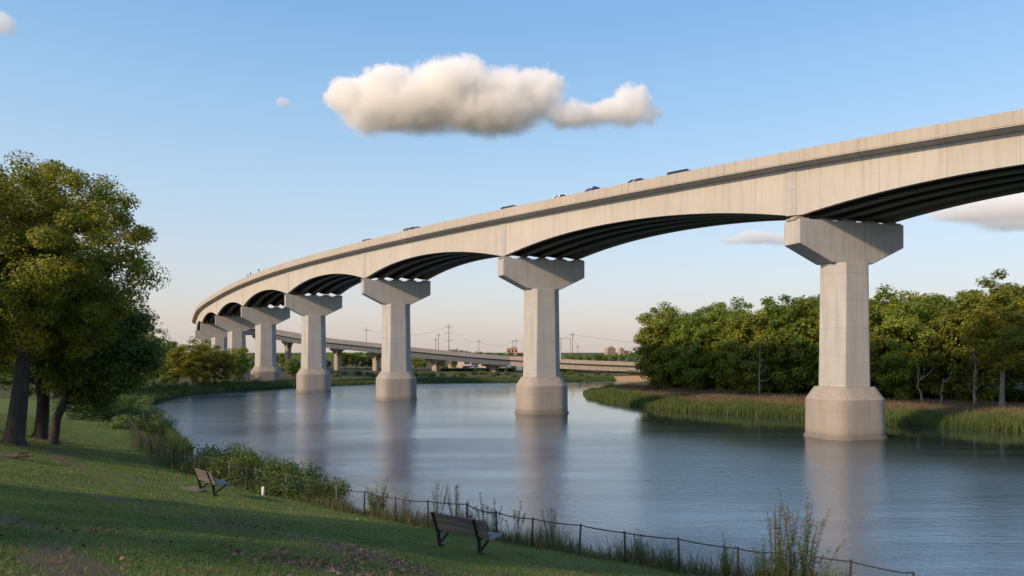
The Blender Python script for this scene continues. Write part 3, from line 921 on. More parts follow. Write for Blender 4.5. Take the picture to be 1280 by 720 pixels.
def section(x, w, z0, z1, tuck=.10):
    return [Vector((x, -w + .06, z0)), Vector((x, -w, z0 + .18)), Vector((x, -w, z1 - .16)), Vector((x, -w + tuck, z1)),
            Vector((x, w - tuck, z1)), Vector((x, w, z1 - .16)), Vector((x, w, z0 + .18)), Vector((x, w - .06, z0))]
CAR_KINDS = {
    'suv':   dict(L=4.75, W=.95, belt=1.12, hood=1.06, roof=1.82, x=(-2.30, -2.05, 1.05, .25), tail=1.10),
    'sedan': dict(L=4.70, W=.91, belt=.98, hood=.90, roof=1.47, x=(-1.75, -.95, 1.25, .35), tail=1.0),
    'van':   dict(L=5.1, W=.98, belt=1.2, hood=1.15, roof=2.0, x=(-2.5, -2.35, 1.55, .85), tail=1.15),
}
def make_car(kind, paint, label, group=None, lightbar=False, simple_parts=False):
    k = CAR_KINDS[kind]; L = k['L']; W = k['W']
    root = empty('car', (0, 0, 0), 0, label, 'car', group)
    h = L / 2
    m = MB()
    st = [(-h, W * .86, .48, k['tail'] - .12), (-h + .12, W * .95, .36, k['tail']), (-h + .7, W, .28, k['belt'] + .02), (k['x'][2] - .4, W, .27, k['belt']),
          (k['x'][2] + .25, W, .27, k['hood'] + .02), (h - .55, W * .97, .28, k['hood'] - .10), (h - .12, W * .88, .34, k['hood'] - .22), (h, W * .80, .44, k['hood'] - .34)]
    m.loft([section(*s) for s in st], sm=True)
    m.build('body', paint, root, .02)
    xr0, xr1, xf0, xf1 = k['x']          # rear bottom, rear top, front bottom, front top
    zt = k['roof']; zb = k['belt'] - .02
    def ring(z, xa, xb, w): return [Vector((xa, -w, z)), Vector((xb, -w, z)), Vector((xb, w, z)), Vector((xa, w, z))]
    m = MB(); m.loft([ring(zb, xr0, xf0, W - .09), ring(zt - .07, xr1 + .02, xf1 - .02, W - .23)]); m.build('windows', M_GLASS, root)
    m = MB()
    m.loft([ring(zt - .10, xr1 - .02, xf1 + .04, W - .215), ring(zt - .03, xr1 + .06, xf1 - .10, W - .27), ring(zt, xr1 + .3, xf1 - .4, W - .42)], sm=False)
    for sy in (-1, 1):
        for fb, ft in ((xr0, xr1), (xf0, xf1), ((xr0 + xf0) / 2 - .1, (xr1 + xf1) / 2 - .1), (xr0 + .75, xr1 + .62)):
            m.bar((fb, sy * (W - .085), zb), (ft, sy * (W - .225), zt - .06), .085, .05, up=(0, 1, 0))
    m.build('roof', paint, root)
    for sx in (-h + .85, h - .88):
        for sy in (-1, 1):
            w = empty('wheel', (sx, sy * (W - .1), .34)); w.parent = root
            a = MB(); rg = []
            for y, r in ((-.11, .27), (-.10, .32), (-.06, .34), (.06, .34), (.10, .32), (.11, .27)):
                rg.append([Vector((r * math.cos(q * math.pi / 10), y, r * math.sin(q * math.pi / 10))) for q in range(20)])
            a.loft(rg); a.build('tyre', M_TYRE, w)
            a = MB(); a.loft([[Vector((r * math.cos(q * math.pi / 8), y, r * math.sin(q * math.pi / 8))) for q in range(16)] for y, r in ((-.115, .2), (-.115, .26), (.115, .26), (.115, .2))]); a.build('rim', M_RIM, w)
    for sy in (-1, 1):
        m = MB(); m.box((h - .09, sy * (W - .27), k['hood'] - .33), (.16, .34, .13)); m.build('headlight', M_HEAD, root, .02)
        m = MB(); m.box((-h + .04, sy * (W - .2), k['tail'] - .22), (.12, .2, .28)); m.build('taillight', M_TAIL, root, .02)
    if lightbar:
        m = MB(); m.box((-.3, -.28, zt + .09), (.28, .5, .16)); m.build('blue_lamp', lampm('blue_lamp', (.03, .06, .5)), root, .02)
        m = MB(); m.box((-.3, .28, zt + .09), (.28, .5, .16)); m.build('red_lamp', lampm('red_lamp', (.5, .03, .02)), root, .02)
        m = MB(); m.box((-.3, 0, zt + .02), (.2, 1.1, .05)); m.build('lamp_mount', M_STEEL, root)
    return root

# ------------------------------------------------------------------ poles and wires
M_POLE = simple('pole_wood', (.10, .085, .072), .9, .3, 2)
M_POLES = simple('pole_steel', (.16, .15, .145), .7, .2, 2)
def utility_pole(loc, H, arms, r, label, steel=False):
    root = empty('utility_pole', loc, R(20), label, 'utility pole', 'poles behind the viaduct')
    mt = M_POLES if steel else M_POLE
    m = MB(); m.tube([(0, 0, -.5), (0, 0, H * .5), (0, 0, H)], [r, r * .85, r * .65], 8); m.build('shaft', mt, root)
    for z, w in arms:
        m = MB(); m.bar((-w / 2, 0, z), (w / 2, 0, z), .22, .25)
        for q in (-.48, -.2, .2, .48): m.tube([(q * w, 0, z), (q * w, 0, z + .5)], .09, 5)
        m.build('crossarm', mt, root)
    return root
def cable(a, b, sag, r, label, group):
    a = Vector(a); b = Vector(b)
    P = [a.lerp(b, f) - Vector((0, 0, sag * 4 * f * (1 - f))) for f in np.linspace(0, 1, 14)]
    m = MB(); m.tube([p - a for p in P], r, 4, cap=False)
    o = m.build('power_cable', M_STEEL); o.location = a
    return tag(o, label, 'cable', group)

# ------------------------------------------------------------------ far buildings
M_WINDOW = None
def win():
    global M_WINDOW
    if M_WINDOW is None:
        t = NT('dark_window'); M_WINDOW = t.done(t.bsdf((.03, .035, .045), .15))
    return M_WINDOW
def block(name, loc, rz, W, Dp, H, wall, label, cat, floors=0, bays=0, penthouse=None, door=False, roofcol=(.12, .11, .10), win_h=.5, win_w=.45):
    root = empty(name, loc, rz, label, cat)
    wm = simple('wall_%d_%d_%d' % tuple(int(c * 255) for c in wall), wall, .85, .12, .4)
    m = MB(); m.box((0, 0, H / 2 - .5), (W, Dp, H + 1)); m.build('wall', wm, root)
    m = MB(); m.box((0, 0, H + .15), (W + .3, Dp + .3, .3)); rf = m.build('roof', simple('roof_%d' % int(roofcol[0] * 255), roofcol, .9), root)
    if penthouse:
        px, pw, pd, ph = penthouse
        m = MB(); m.box((px, 0, H + .3 + ph / 2), (pw, pd, ph)); m.build('penthouse', wm, rf)
    if floors:
        fh = H / floors
        for side in (0, 1):
            span = W if side == 0 else Dp; nb = bays if side == 0 else max(1, int(bays * Dp / W))
            for f in range(floors):
                for b in range(nb):
                    c = (b + .5) / nb * span - span / 2; z = (f + .55) * fh
                    m = MB()
                    if side == 0: m.box((c, -Dp / 2 - .02, z), (span / nb * win_w, .12, fh * win_h))
                    else: m.box((-W / 2 - .02, c, z), (.12, span / nb * win_w, fh * win_h))
                    m.build('window', win(), root)
    if door:
        m = MB(); m.box((W * .2, -Dp / 2 - .03, 1.3), (W * .18, .12, 2.7)); m.build('door', win(), root)
    return root
# ================================================================== THE PLACE
SUN_AZ = 232.0; SUN_EL = 27.0
def build_light():
    w = bpy.data.worlds.new('World'); SC.world = w; w.use_nodes = True
    nt = w.node_tree; bg = nt.nodes['Background']
    s = nt.nodes.new('ShaderNodeTexSky'); s.sky_type = 'NISHITA'; s.sun_disc = False
    s.sun_elevation = R(SUN_EL); s.sun_rotation = R(SUN_AZ)
    s.altitude = 200; s.air_density = 1.0; s.dust_density = 3.0; s.ozone_density = 3.5
    # evening haze: the clear sky veiled towards the horizon by height above it
    tc = nt.nodes.new('ShaderNodeTexCoord'); sp = nt.nodes.new('ShaderNodeSeparateXYZ'); nt.links.new(tc.outputs['Generated'], sp.inputs[0])
    rp = nt.nodes.new('ShaderNodeValToRGB'); nt.links.new(sp.outputs[2], rp.inputs[0])
    stops = [(0, (2.95, 2.48, 2.24)), (.05, (2.85, 2.52, 2.34)), (.10, (2.55, 2.58, 2.58)), (.20, (1.95, 2.5, 2.92)), (.32, (1.3, 2.15, 3.05)), (.42, (.86, 1.72, 2.9)), (.62, (.74, 1.55, 2.85)), (1.0, (.55, 1.25, 2.5))]
    e = rp.color_ramp.elements
    while len(e) < len(stops): e.new(.5)
    for i, (p, c) in enumerate(stops): e[i].position = p; e[i].color = (*[v / 3.2 for v in c], 1)
    sc_ = nt.nodes.new('ShaderNodeVectorMath'); sc_.operation = 'SCALE'; sc_.inputs['Scale'].default_value = 3.2; nt.links.new(rp.outputs[0], sc_.inputs[0])
    mx = nt.nodes.new('ShaderNodeMix'); mx.data_type = 'RGBA'; mx.inputs[0].default_value = .72
    nt.links.new(s.outputs[0], mx.inputs[6]); nt.links.new(sc_.outputs[0], mx.inputs[7])
    nt.links.new(mx.outputs[2], bg.inputs[0]); bg.inputs[1].default_value = .15
    l = bpy.data.lights.new('sun', 'SUN'); l.energy = 2.75; l.angle = R(3.0); l.color = (1.0, .73, .47)
    o = bpy.data.objects.new('sun', l); COL.objects.link(o)
    d = Vector((math.sin(R(SUN_AZ)) * math.cos(R(SUN_EL)), math.cos(R(SUN_AZ)) * math.cos(R(SUN_EL)), math.sin(R(SUN_EL))))
    o.rotation_euler = (-d).to_track_quat('-Z', 'Y').to_euler(); o.location = d * 300

def build_camera():
    c = bpy.data.cameras.new('camera'); o = bpy.data.objects.new('camera', c); COL.objects.link(o)
    o.location = (0, 0, EYE); o.rotation_euler = (R(90), 0, 0)
    c.sensor_width = 36; c.lens = 36 * FPX / 1280; c.shift_y = (HY - 360) / 1280
    c.clip_start = .1; c.clip_end = 12000
    SC.camera = o

# ---- clouds: lobed hulls filled with scattering droplets
def build_cloud(name, lobes_px, D, dens, label, soft=.36, nscale=2.2, flat=None):
    k = D / FPX
    L = []
    cx = sum(l[0] for l in lobes_px) / len(lobes_px); cy = sum(l[1] for l in lobes_px) / len(lobes_px)
    o0 = wpt(cx, D, cy)
    for px, py, rx, ry in lobes_px:
        p = wpt(px, D, py) - o0; L.append((p, Vector((rx * k, (rx + ry) * .5 * k, ry * k))))
    bm = bmesh.new()
    for p, r in L:
        g = bmesh.ops.create_icosphere(bm, subdivisions=3, radius=1.0)
        for v in g['verts']: v.co = Vector((v.co.x * r.x, v.co.y * r.y, v.co.z * r.z)) + p
    me = bpy.data.meshes.new(name); bm.to_mesh(me); bm.free()
    tmp = bpy.data.objects.new(name, me); COL.objects.link(tmp)
    md = tmp.modifiers.new('r', 'REMESH'); md.mode = 'VOXEL'; md.voxel_size = min(l[1].z for l in L) * .22
    dg = bpy.context.evaluated_depsgraph_get()
    me2 = bpy.data.meshes.new_from_object(tmp.evaluated_get(dg))
    bpy.data.objects.remove(tmp)
    t = NT(name + '_vapour'); p = t.obj()
    S = L[0][1].z
    n1 = t.noise(p, nscale / S, 7, .66, out=1)
    warp = t.n('ShaderNodeVectorMath', operation='SCALE'); t.set(warp, 0, t.vmath('SUBTRACT', n1, (.5, .5, .5))); t.set(warp, 'Scale', S * .85)
    pw = t.vmath('ADD', p, warp.outputs[0])
    f = None
    for q, r in L:
        e = t.vmath('MULTIPLY', t.vmath('SUBTRACT', pw, tuple(q)), (1 / r.x, 1 / r.y, 1 / r.z))
        v = t.math('SUBTRACT', 1.0, t.vmath('LENGTH', e))
        f = v if f is None else t.math('SMOOTH_MAX', f, v, .18)
    n2 = t.noise(p, nscale * 3.2 / S, 5, .62)
    f = t.math('SUBTRACT', f, t.math('MULTIPLY', n2, soft))
    ms = t.n('ShaderNodeMapRange', interpolation_type='SMOOTHSTEP'); t.set(ms, 0, f); t.set(ms, 1, -.03)
    sz = t.n('ShaderNodeSeparateXYZ'); t.set(sz, 0, p)      # crisp billows above, a soft thinning base
    edge = t.n('ShaderNodeMapRange'); t.set(edge, 0, sz.outputs[2]); t.set(edge, 1, -S * .75); t.set(edge, 2, S * .35); t.set(edge, 3, .62); t.set(edge, 4, .15)
    t.set(ms, 2, edge.outputs[0]); t.set(ms, 3, 0.0); t.set(ms, 4, dens)
    vs = t.n('ShaderNodeVolumePrincipled'); t.set(vs, 'Color', (1, .987, .97)); t.set(vs, 'Density', ms.outputs[0]); t.set(vs, 'Anisotropy', .0)  # slight peach tint puts warm light into the white droplets
    t.t.links.new(vs.outputs[0], t.out.inputs['Volume'])
    try: t.m.cycles.volume_step_rate = .35
    except Exception: pass
    me2.materials.clear(); me2.materials.append(t.m)
    o = bpy.data.objects.new(name, me2); COL.objects.link(o); o.location = o0
    o['kind'] = 'thing'
    return tag(o, label, 'cloud')

build_light(); build_camera()
GROUND = build_ground(); build_water()
BRIDGE = build_bridge(); VIADUCT = build_viaduct()

# ---- clouds
if not QUICK:
    build_cloud('cloud', [(565, 116, 78, 52), (488, 120, 60, 45), (440, 122, 42, 34), (520, 138, 90, 40), (625, 122, 66, 42), (672, 120, 46, 42), (610, 144, 100, 34), (722, 146, 60, 20), (788, 134, 36, 33), (760, 142, 60, 20), (812, 142, 22, 16), (470, 145, 60, 32)], 1500, .05, 'large peach lit cumulus cloud with a grey base high over the bridge')
    build_cloud('cloud', [(354, 128, 13, 8), (349, 130, 8, 5)], 1500, .035, 'tiny pale cloud puff left of the large cumulus', nscale=1.2)
    build_cloud('cloud', [(2, 30, 22, 19), (-14, 34, 20, 15), (10, 38, 10, 10)], 1500, .03, 'small cream cloud cut by the upper left corner', nscale=1.4)
    build_cloud('cloud', [(945, 298, 38, 12), (918, 301, 30, 7), (975, 300, 34, 10), (940, 294, 20, 9)], 2200, .022, 'flat pink cloud between the second pier and the nearest pier')
    build_cloud('cloud', [(1240, 265, 74, 22), (1200, 268, 50, 13), (1290, 258, 70, 26), (1262, 281, 60, 12), (1180, 272, 26, 6)], 2200, .018, 'wide grey and pink cloud low at the right edge under the deck')
# ---- fence and benches
FPTS, FTOPS = build_fence()
bench = make_bench()
p = ray_ground(580, 690); bench.location = (p.x, p.y, p.z + .05); bench.rotation_euler = (R(-2), 0, R(-36))
tag(bench, 'weathered grey plank bench on black iron frames, the nearer one by the sagging fence', 'bench', 'park benches facing the river')
b2 = copy_tree(bench)
p = ray_ground(262, 618); b2.location = (p.x, p.y, p.z + .04); b2.rotation_euler = (R(-2), 0, R(-46))
b2['label'] = 'dark plank bench farther along the lawn beside a pale ground slab, seen from behind'
p = ray_ground(241, 613); m = MB(); m.box((0, 0, 0), (.8, .6, .12)); o = m.build('ground_slab', M_SLAB, bevel=.02); o.location = p; o.rotation_euler = (0, R(6), R(-40))
tag(o, 'small pale concrete slab set in the grass beside the farther bench', 'slab')
p = ray_ground(329, 620); m = MB(); m.loft([rrect(.14, .14, .04, -.2), rrect(.13, .13, .04, .34), rrect(.06, .06, .02, .42)]); o = m.build('marker_post', M_WHITE); o.location = p
tag(o, 'short white marker post in the grass at the foot of the fence', 'post')
p = ray_ground(10, 572); m = MB(); rd = random.Random(2)
pts = [Vector((x, rd.uniform(-.05, .05), .06 + rd.uniform(-.02, .05))) for x in np.linspace(-1.6, 1.1, 9)]
m.tube(pts, [.05, .09, .11, .12, .12, .11, .09, .07, .03], 8); m.tube([pts[5], pts[5] + Vector((.3, .3, .12)), pts[5] + Vector((.6, .45, .1))], [.05, .035, .015], 5)
o = m.build('fallen_branch', BARK); o.location = p; o.rotation_euler = (0, 0, R(-15)); tag(o, 'dark fallen branch lying on the lawn near the big trunk', 'branch')

# ---- the big trees on the lawn at the left
def lawn_tree(seed, px, py, D, crown_px, crown_py, r, trunk_r, label, n_clump, n_leaf, leaf, mat, low=-.9, mid=None, clump_r=.85, group='trees on the lawn', dy=0.0, bark=BARK, sep=.19):
    b = wpt(px, D, py); b.z = gz(b.x, b.y)
    c = wpt(crown_px, D + dy, crown_py)
    ms = make_tree(seed, (0, 0, 0), tuple(c - b), r, n_clump, n_leaf, leaf, clump_r, trunk_r, mat, bark, low=low, trunk_mid=None if mid is None else mid, name='lawn_tree', sep=sep)
    return place_tree('lawn_tree', ms, b, 0, 1, label, group=group)
lawn_tree(3, 17, 557, 38, 45, 330, (5.6, 5.2, 5.4), .50, 'tall yellow green tree with a thick furrowed trunk, foremost on the lawn', 220, 430, .155, LEAF_NEAR, clump_r=.78, low=-.95, mid=(.9, 0, 6), sep=.165)
lawn_tree(5, 50, 545, 44, 8, 330, (5.5, 5, 6.0), .42, 'leafy tree with a leaning trunk just right of the thickest trunk', 170, 260, .21, LEAF_NEAR, sep=.165, mid=(.6, 0, 5))
lawn_tree(8, 66, 548, 42.5, 120, 430, (3.4, 3.4, 3.8), .30, 'dark low spreading tree on a slim trunk, boughs hanging toward the water', 180, 300, .19, LEAF_DARK, low=-1, mid=(.6, 0, 3.2), dy=1.5, sep=.16)
lawn_tree(9, -75, 560, 41, -50, 350, (4.6, 4.5, 5.8), .38, 'tree cut by the left edge with some rust red leaves', 90, 220, .21, LEAF_NEAR, mid=(.3, 0, 4))
lawn_tree(12, -20, 520, 62, 25, 415, (7, 5, 4.5), .35, 'dark tree farther back behind the lawn trunks', 90, 200, .28, LEAF_DARK, clump_r=1.1)
for i, (x, y, h, r0) in enumerate([(-24, 4, 15, 6.5), (-34, 32, 15, 6)]):  # out of view trees, added to cast shade on the lawn
    z = gz(x, y); ms = make_tree(20 + i, (0, 0, 0), (0, 0, h * .58), (r0, r0, h * .42), 120, 220, .28, 1.1, .4, LEAF_NEAR, BARK, low=-.95, name='shade_tree')
    place_tree('shade_tree', ms, (x, y, z), 0, 1, 'unseen leafy tree added up the slope at left, shading the lawn', group='unseen shade trees up the slope')
lawn_tree(14, -38, 560, 36, -8, 345, (.75, .8, 1.4), .10, 'small rust red young tree at the left edge', 14, 90, .16, LEAF_RUST, clump_r=.4, low=-1.0, sep=.3)

# ---- trees along the left bank, from the lawn to the bend
wood = [make_tree(40 + k, (0, 0, 0), (rngx, .3, 8.3), (4.3, 4.3, 6.6), 105, 150, .36, 1.0, .26, LEAF_WOOD, BARK, low=-.97, name='wood_tree') for k, rngx in enumerate((.3, -.5, .8, -.2, .5))]
gold = [make_tree(60 + k, (0, 0, 0), (0, 0, 6.5), (4.2, 4.2, 5.0), 90, 130, .34, .95, .2, LEAF_GOLD, BARK, low=-.97, name='gold_tree') for k in range(2)]
dark = [make_tree(70 + k, (0, 0, 0), (.3, 0, 7), (4.6, 4.6, 6.2), 100, 140, .36, 1.05, .24, LEAF_DARK, BARK, low=-.98, name='dark_tree') for k in range(2)]
sparse = make_tree(80, (0, 0, 0), (.6, 0, 9.6), (3.6, 3.6, 5.0), 46, 60, .34, .8, .22, LEAF_WOOD, BARK, low=-.9, sparse=.4, name='sparse_tree')
def at_px(px, D): x = (px - 640) / FPX * D; return Vector((x, D, gz(x, D)))
def tree_to(ms, H0, px, D, top_py, label, name='tree', group=None, wid=1.0, rz=None, zmin=-.2, dz=0):
    b = at_px(px, D); b.z += dz; top = EYE - (top_py - HY) * D / FPX
    s = (top - b.z) / H0
    return place_tree(name, ms, b, random.uniform(0, 6.28) if rz is None else rz, (s * wid, s * wid, s), label, group=group)
GL = 'trees along the left bank'
tree_to(sparse, 14.8, 192, 150, 388, 'thin airy tree rising above the others left of the bend', group=GL, wid=.85)
tree_to(gold[0], 12.0, 240, 142, 419, 'golden yellow tree on the left bank below the bend of the bridge', group=GL, wid=1.25)
tree_to(gold[1], 12.0, 268, 150, 427, 'yellow green round tree right of the golden one', group=GL, wid=1.2)
tree_to(wood[0], 15.2, 300, 158, 430, 'green bushy tree at the foot of the fifth pier', group=GL, wid=.95)
tree_to(dark[0], 13.8, 322, 178, 442, 'small dark tree tucked behind the shaft of the fifth pier', group=GL, wid=.9)
tree_to(wood[4], 15.2, 218, 146, 424, 'olive green tree just left of the golden one', group=GL, wid=1.1)
tree_to(gold[0], 12.0, 335, 182, 448, 'small olive tree between the fifth and fourth tall piers', group=GL, wid=1.1)
tree_to(wood[2], 15.2, 368, 192, 447, 'green bank tree right beside the shaft of the fourth pier', group=GL, wid=1.3)
tree_to(dark[1], 13.8, 205, 152, 424, 'dark green tree between the airy tree and the golden one', group=GL, wid=1.0)
tree_to(wood[1], 15.2, 168, 120, 402, 'green tree behind the hanging boughs of the lawn tree', group=GL, wid=1.0)
tree_to(dark[0], 13.8, 138, 128, 408, 'dark tree in the second row behind the lawn trees', group=GL, wid=1.2)
tree_to(dark[1], 13.8, 100, 118, 412, 'broad dark tree seen between the lawn trunks', group=GL, wid=1.2)
tree_to(wood[2], 15.2, 60, 112, 405, 'far green tree seen just right of the thickest trunk', group=GL, wid=1.2)
tree_to(dark[0], 13.8, 20, 105, 400, 'far dark tree seen left of the thickest trunk', group=GL, wid=1.3)
tree_to(wood[3], 15.2, 252, 185, 426, 'tree top behind the golden tree under the bend', group=GL, wid=1.1)
tree_to(dark[1], 13.8, 284, 190, 436, 'dark tree top behind the yellow green round tree', group=GL, wid=1.1)

# ---- the wood on the right bank
GR = 'trees of the right bank wood'
front = [(828, 131, 397, 1.05), (838, 128, 388, 1.1), (862, 126, 386, 1.0), (887, 124, 383, 1.0), (912, 121, 388, 1.0), (936, 118, 381, .95), (962, 116, 378, 1.05), (990, 113, 364, 1.0), (1016, 110, 362, 1.0),
         (1046, 108, 368, 1.0), (1075, 106, 372, .95), (1104, 104, 359, 1.0), (1132, 103, 374, .95), (1160, 101, 369, 1.0), (1190, 100, 380, .95), (1226, 101, 352, 1.0), (1300, 94, 345, 1.1)]
words = ['first', 'second', 'third', 'fourth', 'fifth', 'sixth', 'seventh', 'eighth', 'ninth', 'tenth', 'eleventh', 'twelfth', 'thirteenth', 'fourteenth', 'fifteenth', 'sixteenth', 'seventeenth']
for i, (px, D, ty, wd) in enumerate(front):
    lab = 'green tree in the front row of the right bank wood, %s from its river end' % words[i]
    if i == 0: lab = 'full green tree leafy to the ground at the river end of the right bank wood'
    if i == 7: lab = 'tall yellowish tree left beside the nearest pier, before the right bank wood'
    if i == 16: lab = 'last big tree of the right bank wood, cut by the right edge'
    tree_to(wood[i % 5], 15.2, px, D + (0, 4, 1, 6, 2)[i % 5], ty, lab, group=GR, wid=wd, dz=(-2.0, -1.6, -1.8, -1.4, -1.7)[i % 5])
rd = random.Random(9)
for i in range(26):
    px = 832 + i * 19.5 + rd.uniform(-6, 6); D = rd.uniform(134, 150) - max(0, (px - 900)) * .06
    ty = 384 - (px - 830) * .055 + rd.uniform(-7, 9)
    tree_to(wood[(i * 2 + 1) % 5], 15.2, px, D, ty, 'green tree in the back rows of the right bank wood, half hidden', group='half hidden trees of the right bank wood', wid=1.1)
# underbrush closing the wood's foot
bush = [make_bush(90 + k, (1.5, 1.4, 1.5), 26, 90, .20, .55, LEAF_DARK) for k in range(2)]
bushg = [make_bush(95 + k, (1.5, 1.4, 1.3), 26, 110, .15, .50, LEAF_WEED) for k in range(3)]
def place_bush(ms, loc, sc, label, group, rz=None, name='shrub'):
    return place_tree(name, ms, loc, random.uniform(0, 6.28) if rz is None else rz, sc, label, cat='shrub', group=group, parts=('stems', 'leaves'))
for i in range(30):
    px = 825 + i * 17 + rd.uniform(-6, 6); D = 129 - (px - 825) * .066 + rd.uniform(1, 9)
    b = at_px(px, D); s = rd.uniform(1.0, 1.9)
    place_bush(bush[i % 2], b, (s * 1.3, s * 1.3, s), 'dark shrub in the shade under the right bank wood', 'shrubs under the right bank wood')
# the golden tree with a bare pale trunk in front, right edge
b = at_px(1252, 89.5)
ms = make_tree(101, (0, 0, 0), (.6, 0, 10.4), (4.3, 4.3, 6.2), 95, 170, .33, .95, .34, LEAF_NEAR, BARK_PALE, low=-.80, wob=.12, name='edge_tree')
place_tree('tree', ms, b, .4, (1, 1, .97), 'golden green tree with a bare reddish trunk standing before the wood at right', group=GR)
# bare pale trunks in the front of the wood
def bare_tree(seed, px, D, H, r, label, limbs=4, name='bare_tree', lean=.3):
    rd = random.Random(seed); m = MB(); P = [Vector((lean * f * rd.uniform(.6, 1.4), rd.uniform(-.15, .15), H * f)) for f in np.linspace(0, 1, 8)]
    P[0].z = -.4; m.tube(P, [r * (1 - .75 * f) for f in np.linspace(0, 1, 8)], 8)
    root = empty(name, at_px(px, D), rd.uniform(0, .5), label, 'bare tree', None)
    m.build('trunk', BARK_PALE, root)
    for k in range(limbs):
        m = MB(); a = P[rd.randint(2, 6)]; sx = rd.choice((-1, 1)); l = rd.uniform(1.2, 3.0)
        Q = [a]; d = Vector((sx, rd.uniform(-.6, .3), rd.uniform(.0, .4)))
        for j in range(6):
            d = (d + Vector((rd.uniform(-.3, .3), rd.uniform(-.3, .3), rd.uniform(-.15, .45)))).normalized(); Q.append(Q[-1] + d * l / 4)
        m.tube(Q, [r * .5 * (1 - .13 * j) for j in range(7)], 6)
        for j in (3, 4, 5): 
            e = Q[j] + Vector((rd.uniform(-1, 1), rd.uniform(-.5, .5), rd.uniform(-.3, .9))) * .9
            m.tube([Q[j], Q[j].lerp(e, .5) + Vector((0, 0, .12)), e], [r * .2, r * .12, .01], 4)
        m.build('limb', BARK_PALE, root)
    return root
bare_tree(1, 949, 113.5, 8.5, .20, 'straight pale bare trunk in the wood left of the nearest pier', 2, lean=.1)
bare_tree(2, 1217, 92.5, 7.0, .22, 'dead grey tree with crooked bare limbs before the right wood', 7, lean=.4)
bare_tree(3, 1176, 95, 3.6, .15, 'short bare stump like trunk left of the dead grey tree', 1)
bare_tree(4, 1152, 97, 5.5, .16, 'thin leaning bare trunk in shade right of the nearest pier', 2, lean=-1.1)

# ---- reeds and grasses
def scatter(n, xr, yr, keep, seed):
    r = np.random.default_rng(seed); P = np.stack([r.uniform(*xr, n), r.uniform(*yr, n)], 1)
    s = river_sd(P); k = keep(P, s, r); P = P[k]
    return np.concatenate([P, ground_h(P)[:, None]], 1), r
def right_bank(P): return (P[:, 0] > 12) & (P[:, 1] + P[:, 0] * .2 > 70) & (P[:, 1] < 160)
P, r = scatter(1600000, (12, 95), (40, 160), lambda P, s, r: right_bank(P) & (s > -.9) & (s < 4.6) & (r.random(len(P)) < .62 * np.clip(1.25 - s / 5.0, .1, 1)) & (P[:, 0] / P[:, 1] < .80) & (P[:, 1] < 150), 21)
P = P[:80000]; hh = (1.0 + .25 * vnoise(P[:, :2], 5, 4) + .3 * vnoise(P[:, :2], 1.2, 14)) * r.uniform(.5, 1.2, len(P)); P[:, 2] = np.maximum(P[:, 2], -.25)
V, F = blades(P, hh, np.full(len(P), .05), r, .16); stuff_obj('reeds', V, F, LEAF_REED, 'green reeds lining the water of the right bank', 'reeds')
P, r = scatter(1600000, (12, 100), (40, 165), lambda P, s, r: right_bank(P) & (s > 3.4) & (s < 26) & (r.random(len(P)) < .30) & (P[:, 0] / P[:, 1] < .80), 22)
P = P[:70000]; V, F = blades(P, r.uniform(.35, .85, len(P)) * (1 + .3 * vnoise(P[:, :2], 6, 5)), np.full(len(P), .055), r, .4); stuff_obj('dry_grass', V, F, LEAF_DRY, 'tawny dry grass behind the reeds', 'dry grass')
# left bank marsh grass from the lawn round to the fifth pier, and the far bank
P, r = scatter(2600000, (-85, 60), (55, 215), lambda P, s, r: (s > -.6) & (s < 7) & ((P[:, 1] > 74) | (s < 1.0)) & ~right_bank(P) & ~((P[:, 0] > 29) & (P[:, 1] > 185)) & (r.random(len(P)) < .5 * np.clip(1.2 - s / 7, .1, 1)) & (P[:, 0] / P[:, 1] > -.75), 23)
P = P[:75000]; P[:, 2] = np.maximum(P[:, 2], -.2); V, F = blades(P, r.uniform(.5, 1.3, len(P)) * (1 + .35 * vnoise(P[:, :2], 7, 6)) * np.where(P[:, 1] > 170, .6, 1.0), .03 + .0004 * P[:, 1], r, .3)
stuff_obj('marsh_grass', V, F, LEAF_REED, 'rough green marsh grass along the left and far banks', 'marsh grass')

# ---- the near bank: shrubs and tall weeds between fence and water
def beyond_fence(px, extra):
    """a spot on the pixel column px, `extra` metres past the fence line"""
    for D in np.arange(12, 80, .1):
        x = (px - 640) / FPX * D; sd = river_sd(np.array([[x, D]]))[0]
        if sd < 3.3 - extra: return Vector((x, D, gz(x, D)))
    return None
nb = [make_bush(110 + k, (1.0, .9, .85), 30, 220, .085, .33, (LEAF_DARK, LEAF_REED, LEAF_DARK)[k], upright=.3) for k in range(3)]
hedge = [(248, 1.9, 1.0), (270, 1.7, 1.2), (292, 1.6, 1.25), (312, 1.6, 1.2), (332, 1.5, 1.15), (350, 1.4, 1.05), (368, 1.4, 1.0), (386, 1.4, .95), (403, 1.4, .8)]
for i, (px, ex, s) in enumerate(hedge):
    b = beyond_fence(px, ex)
    b.z += .1; place_bush(nb[i % 3], b, (s * 1.75, s * 1.5, s * 1.55), '%s shrub of the dark thicket behind the fence, counting from its far end' % words[i], 'shrubs behind the fence')
mound = [(138, 74, 1.7), (158, 72, 1.6), (176, 69, 1.5), (120, 68, 1.6), (186, 63, 1.1), (150, 62, 1.0), (108, 78, 1.6), (165, 80, 1.6)]
for i, (px, D, s) in enumerate(mound):
    place_bush(bushg[i % 3], at_px(px, D), (s * 1.35, s * 1.2, s * .85), '%s rounded green shrub of the clump at the cove, counting from the trees' % words[i], 'shrubs at the cove')
for i in range(14):
    px = 95 + i * 17 + rd.uniform(-5, 5)
    for D in np.arange(85, 175, .4):
        x = (px - 640) / FPX * D; sd = river_sd(np.array([[x, D]]))[0]
        if sd > 5 and D > 100: break
    place_bush(bushg[i % 3], at_px(px, D), rd.uniform(.9, 1.6), 'low green shrub along the left bank waterline', 'low shrubs along the left bank')
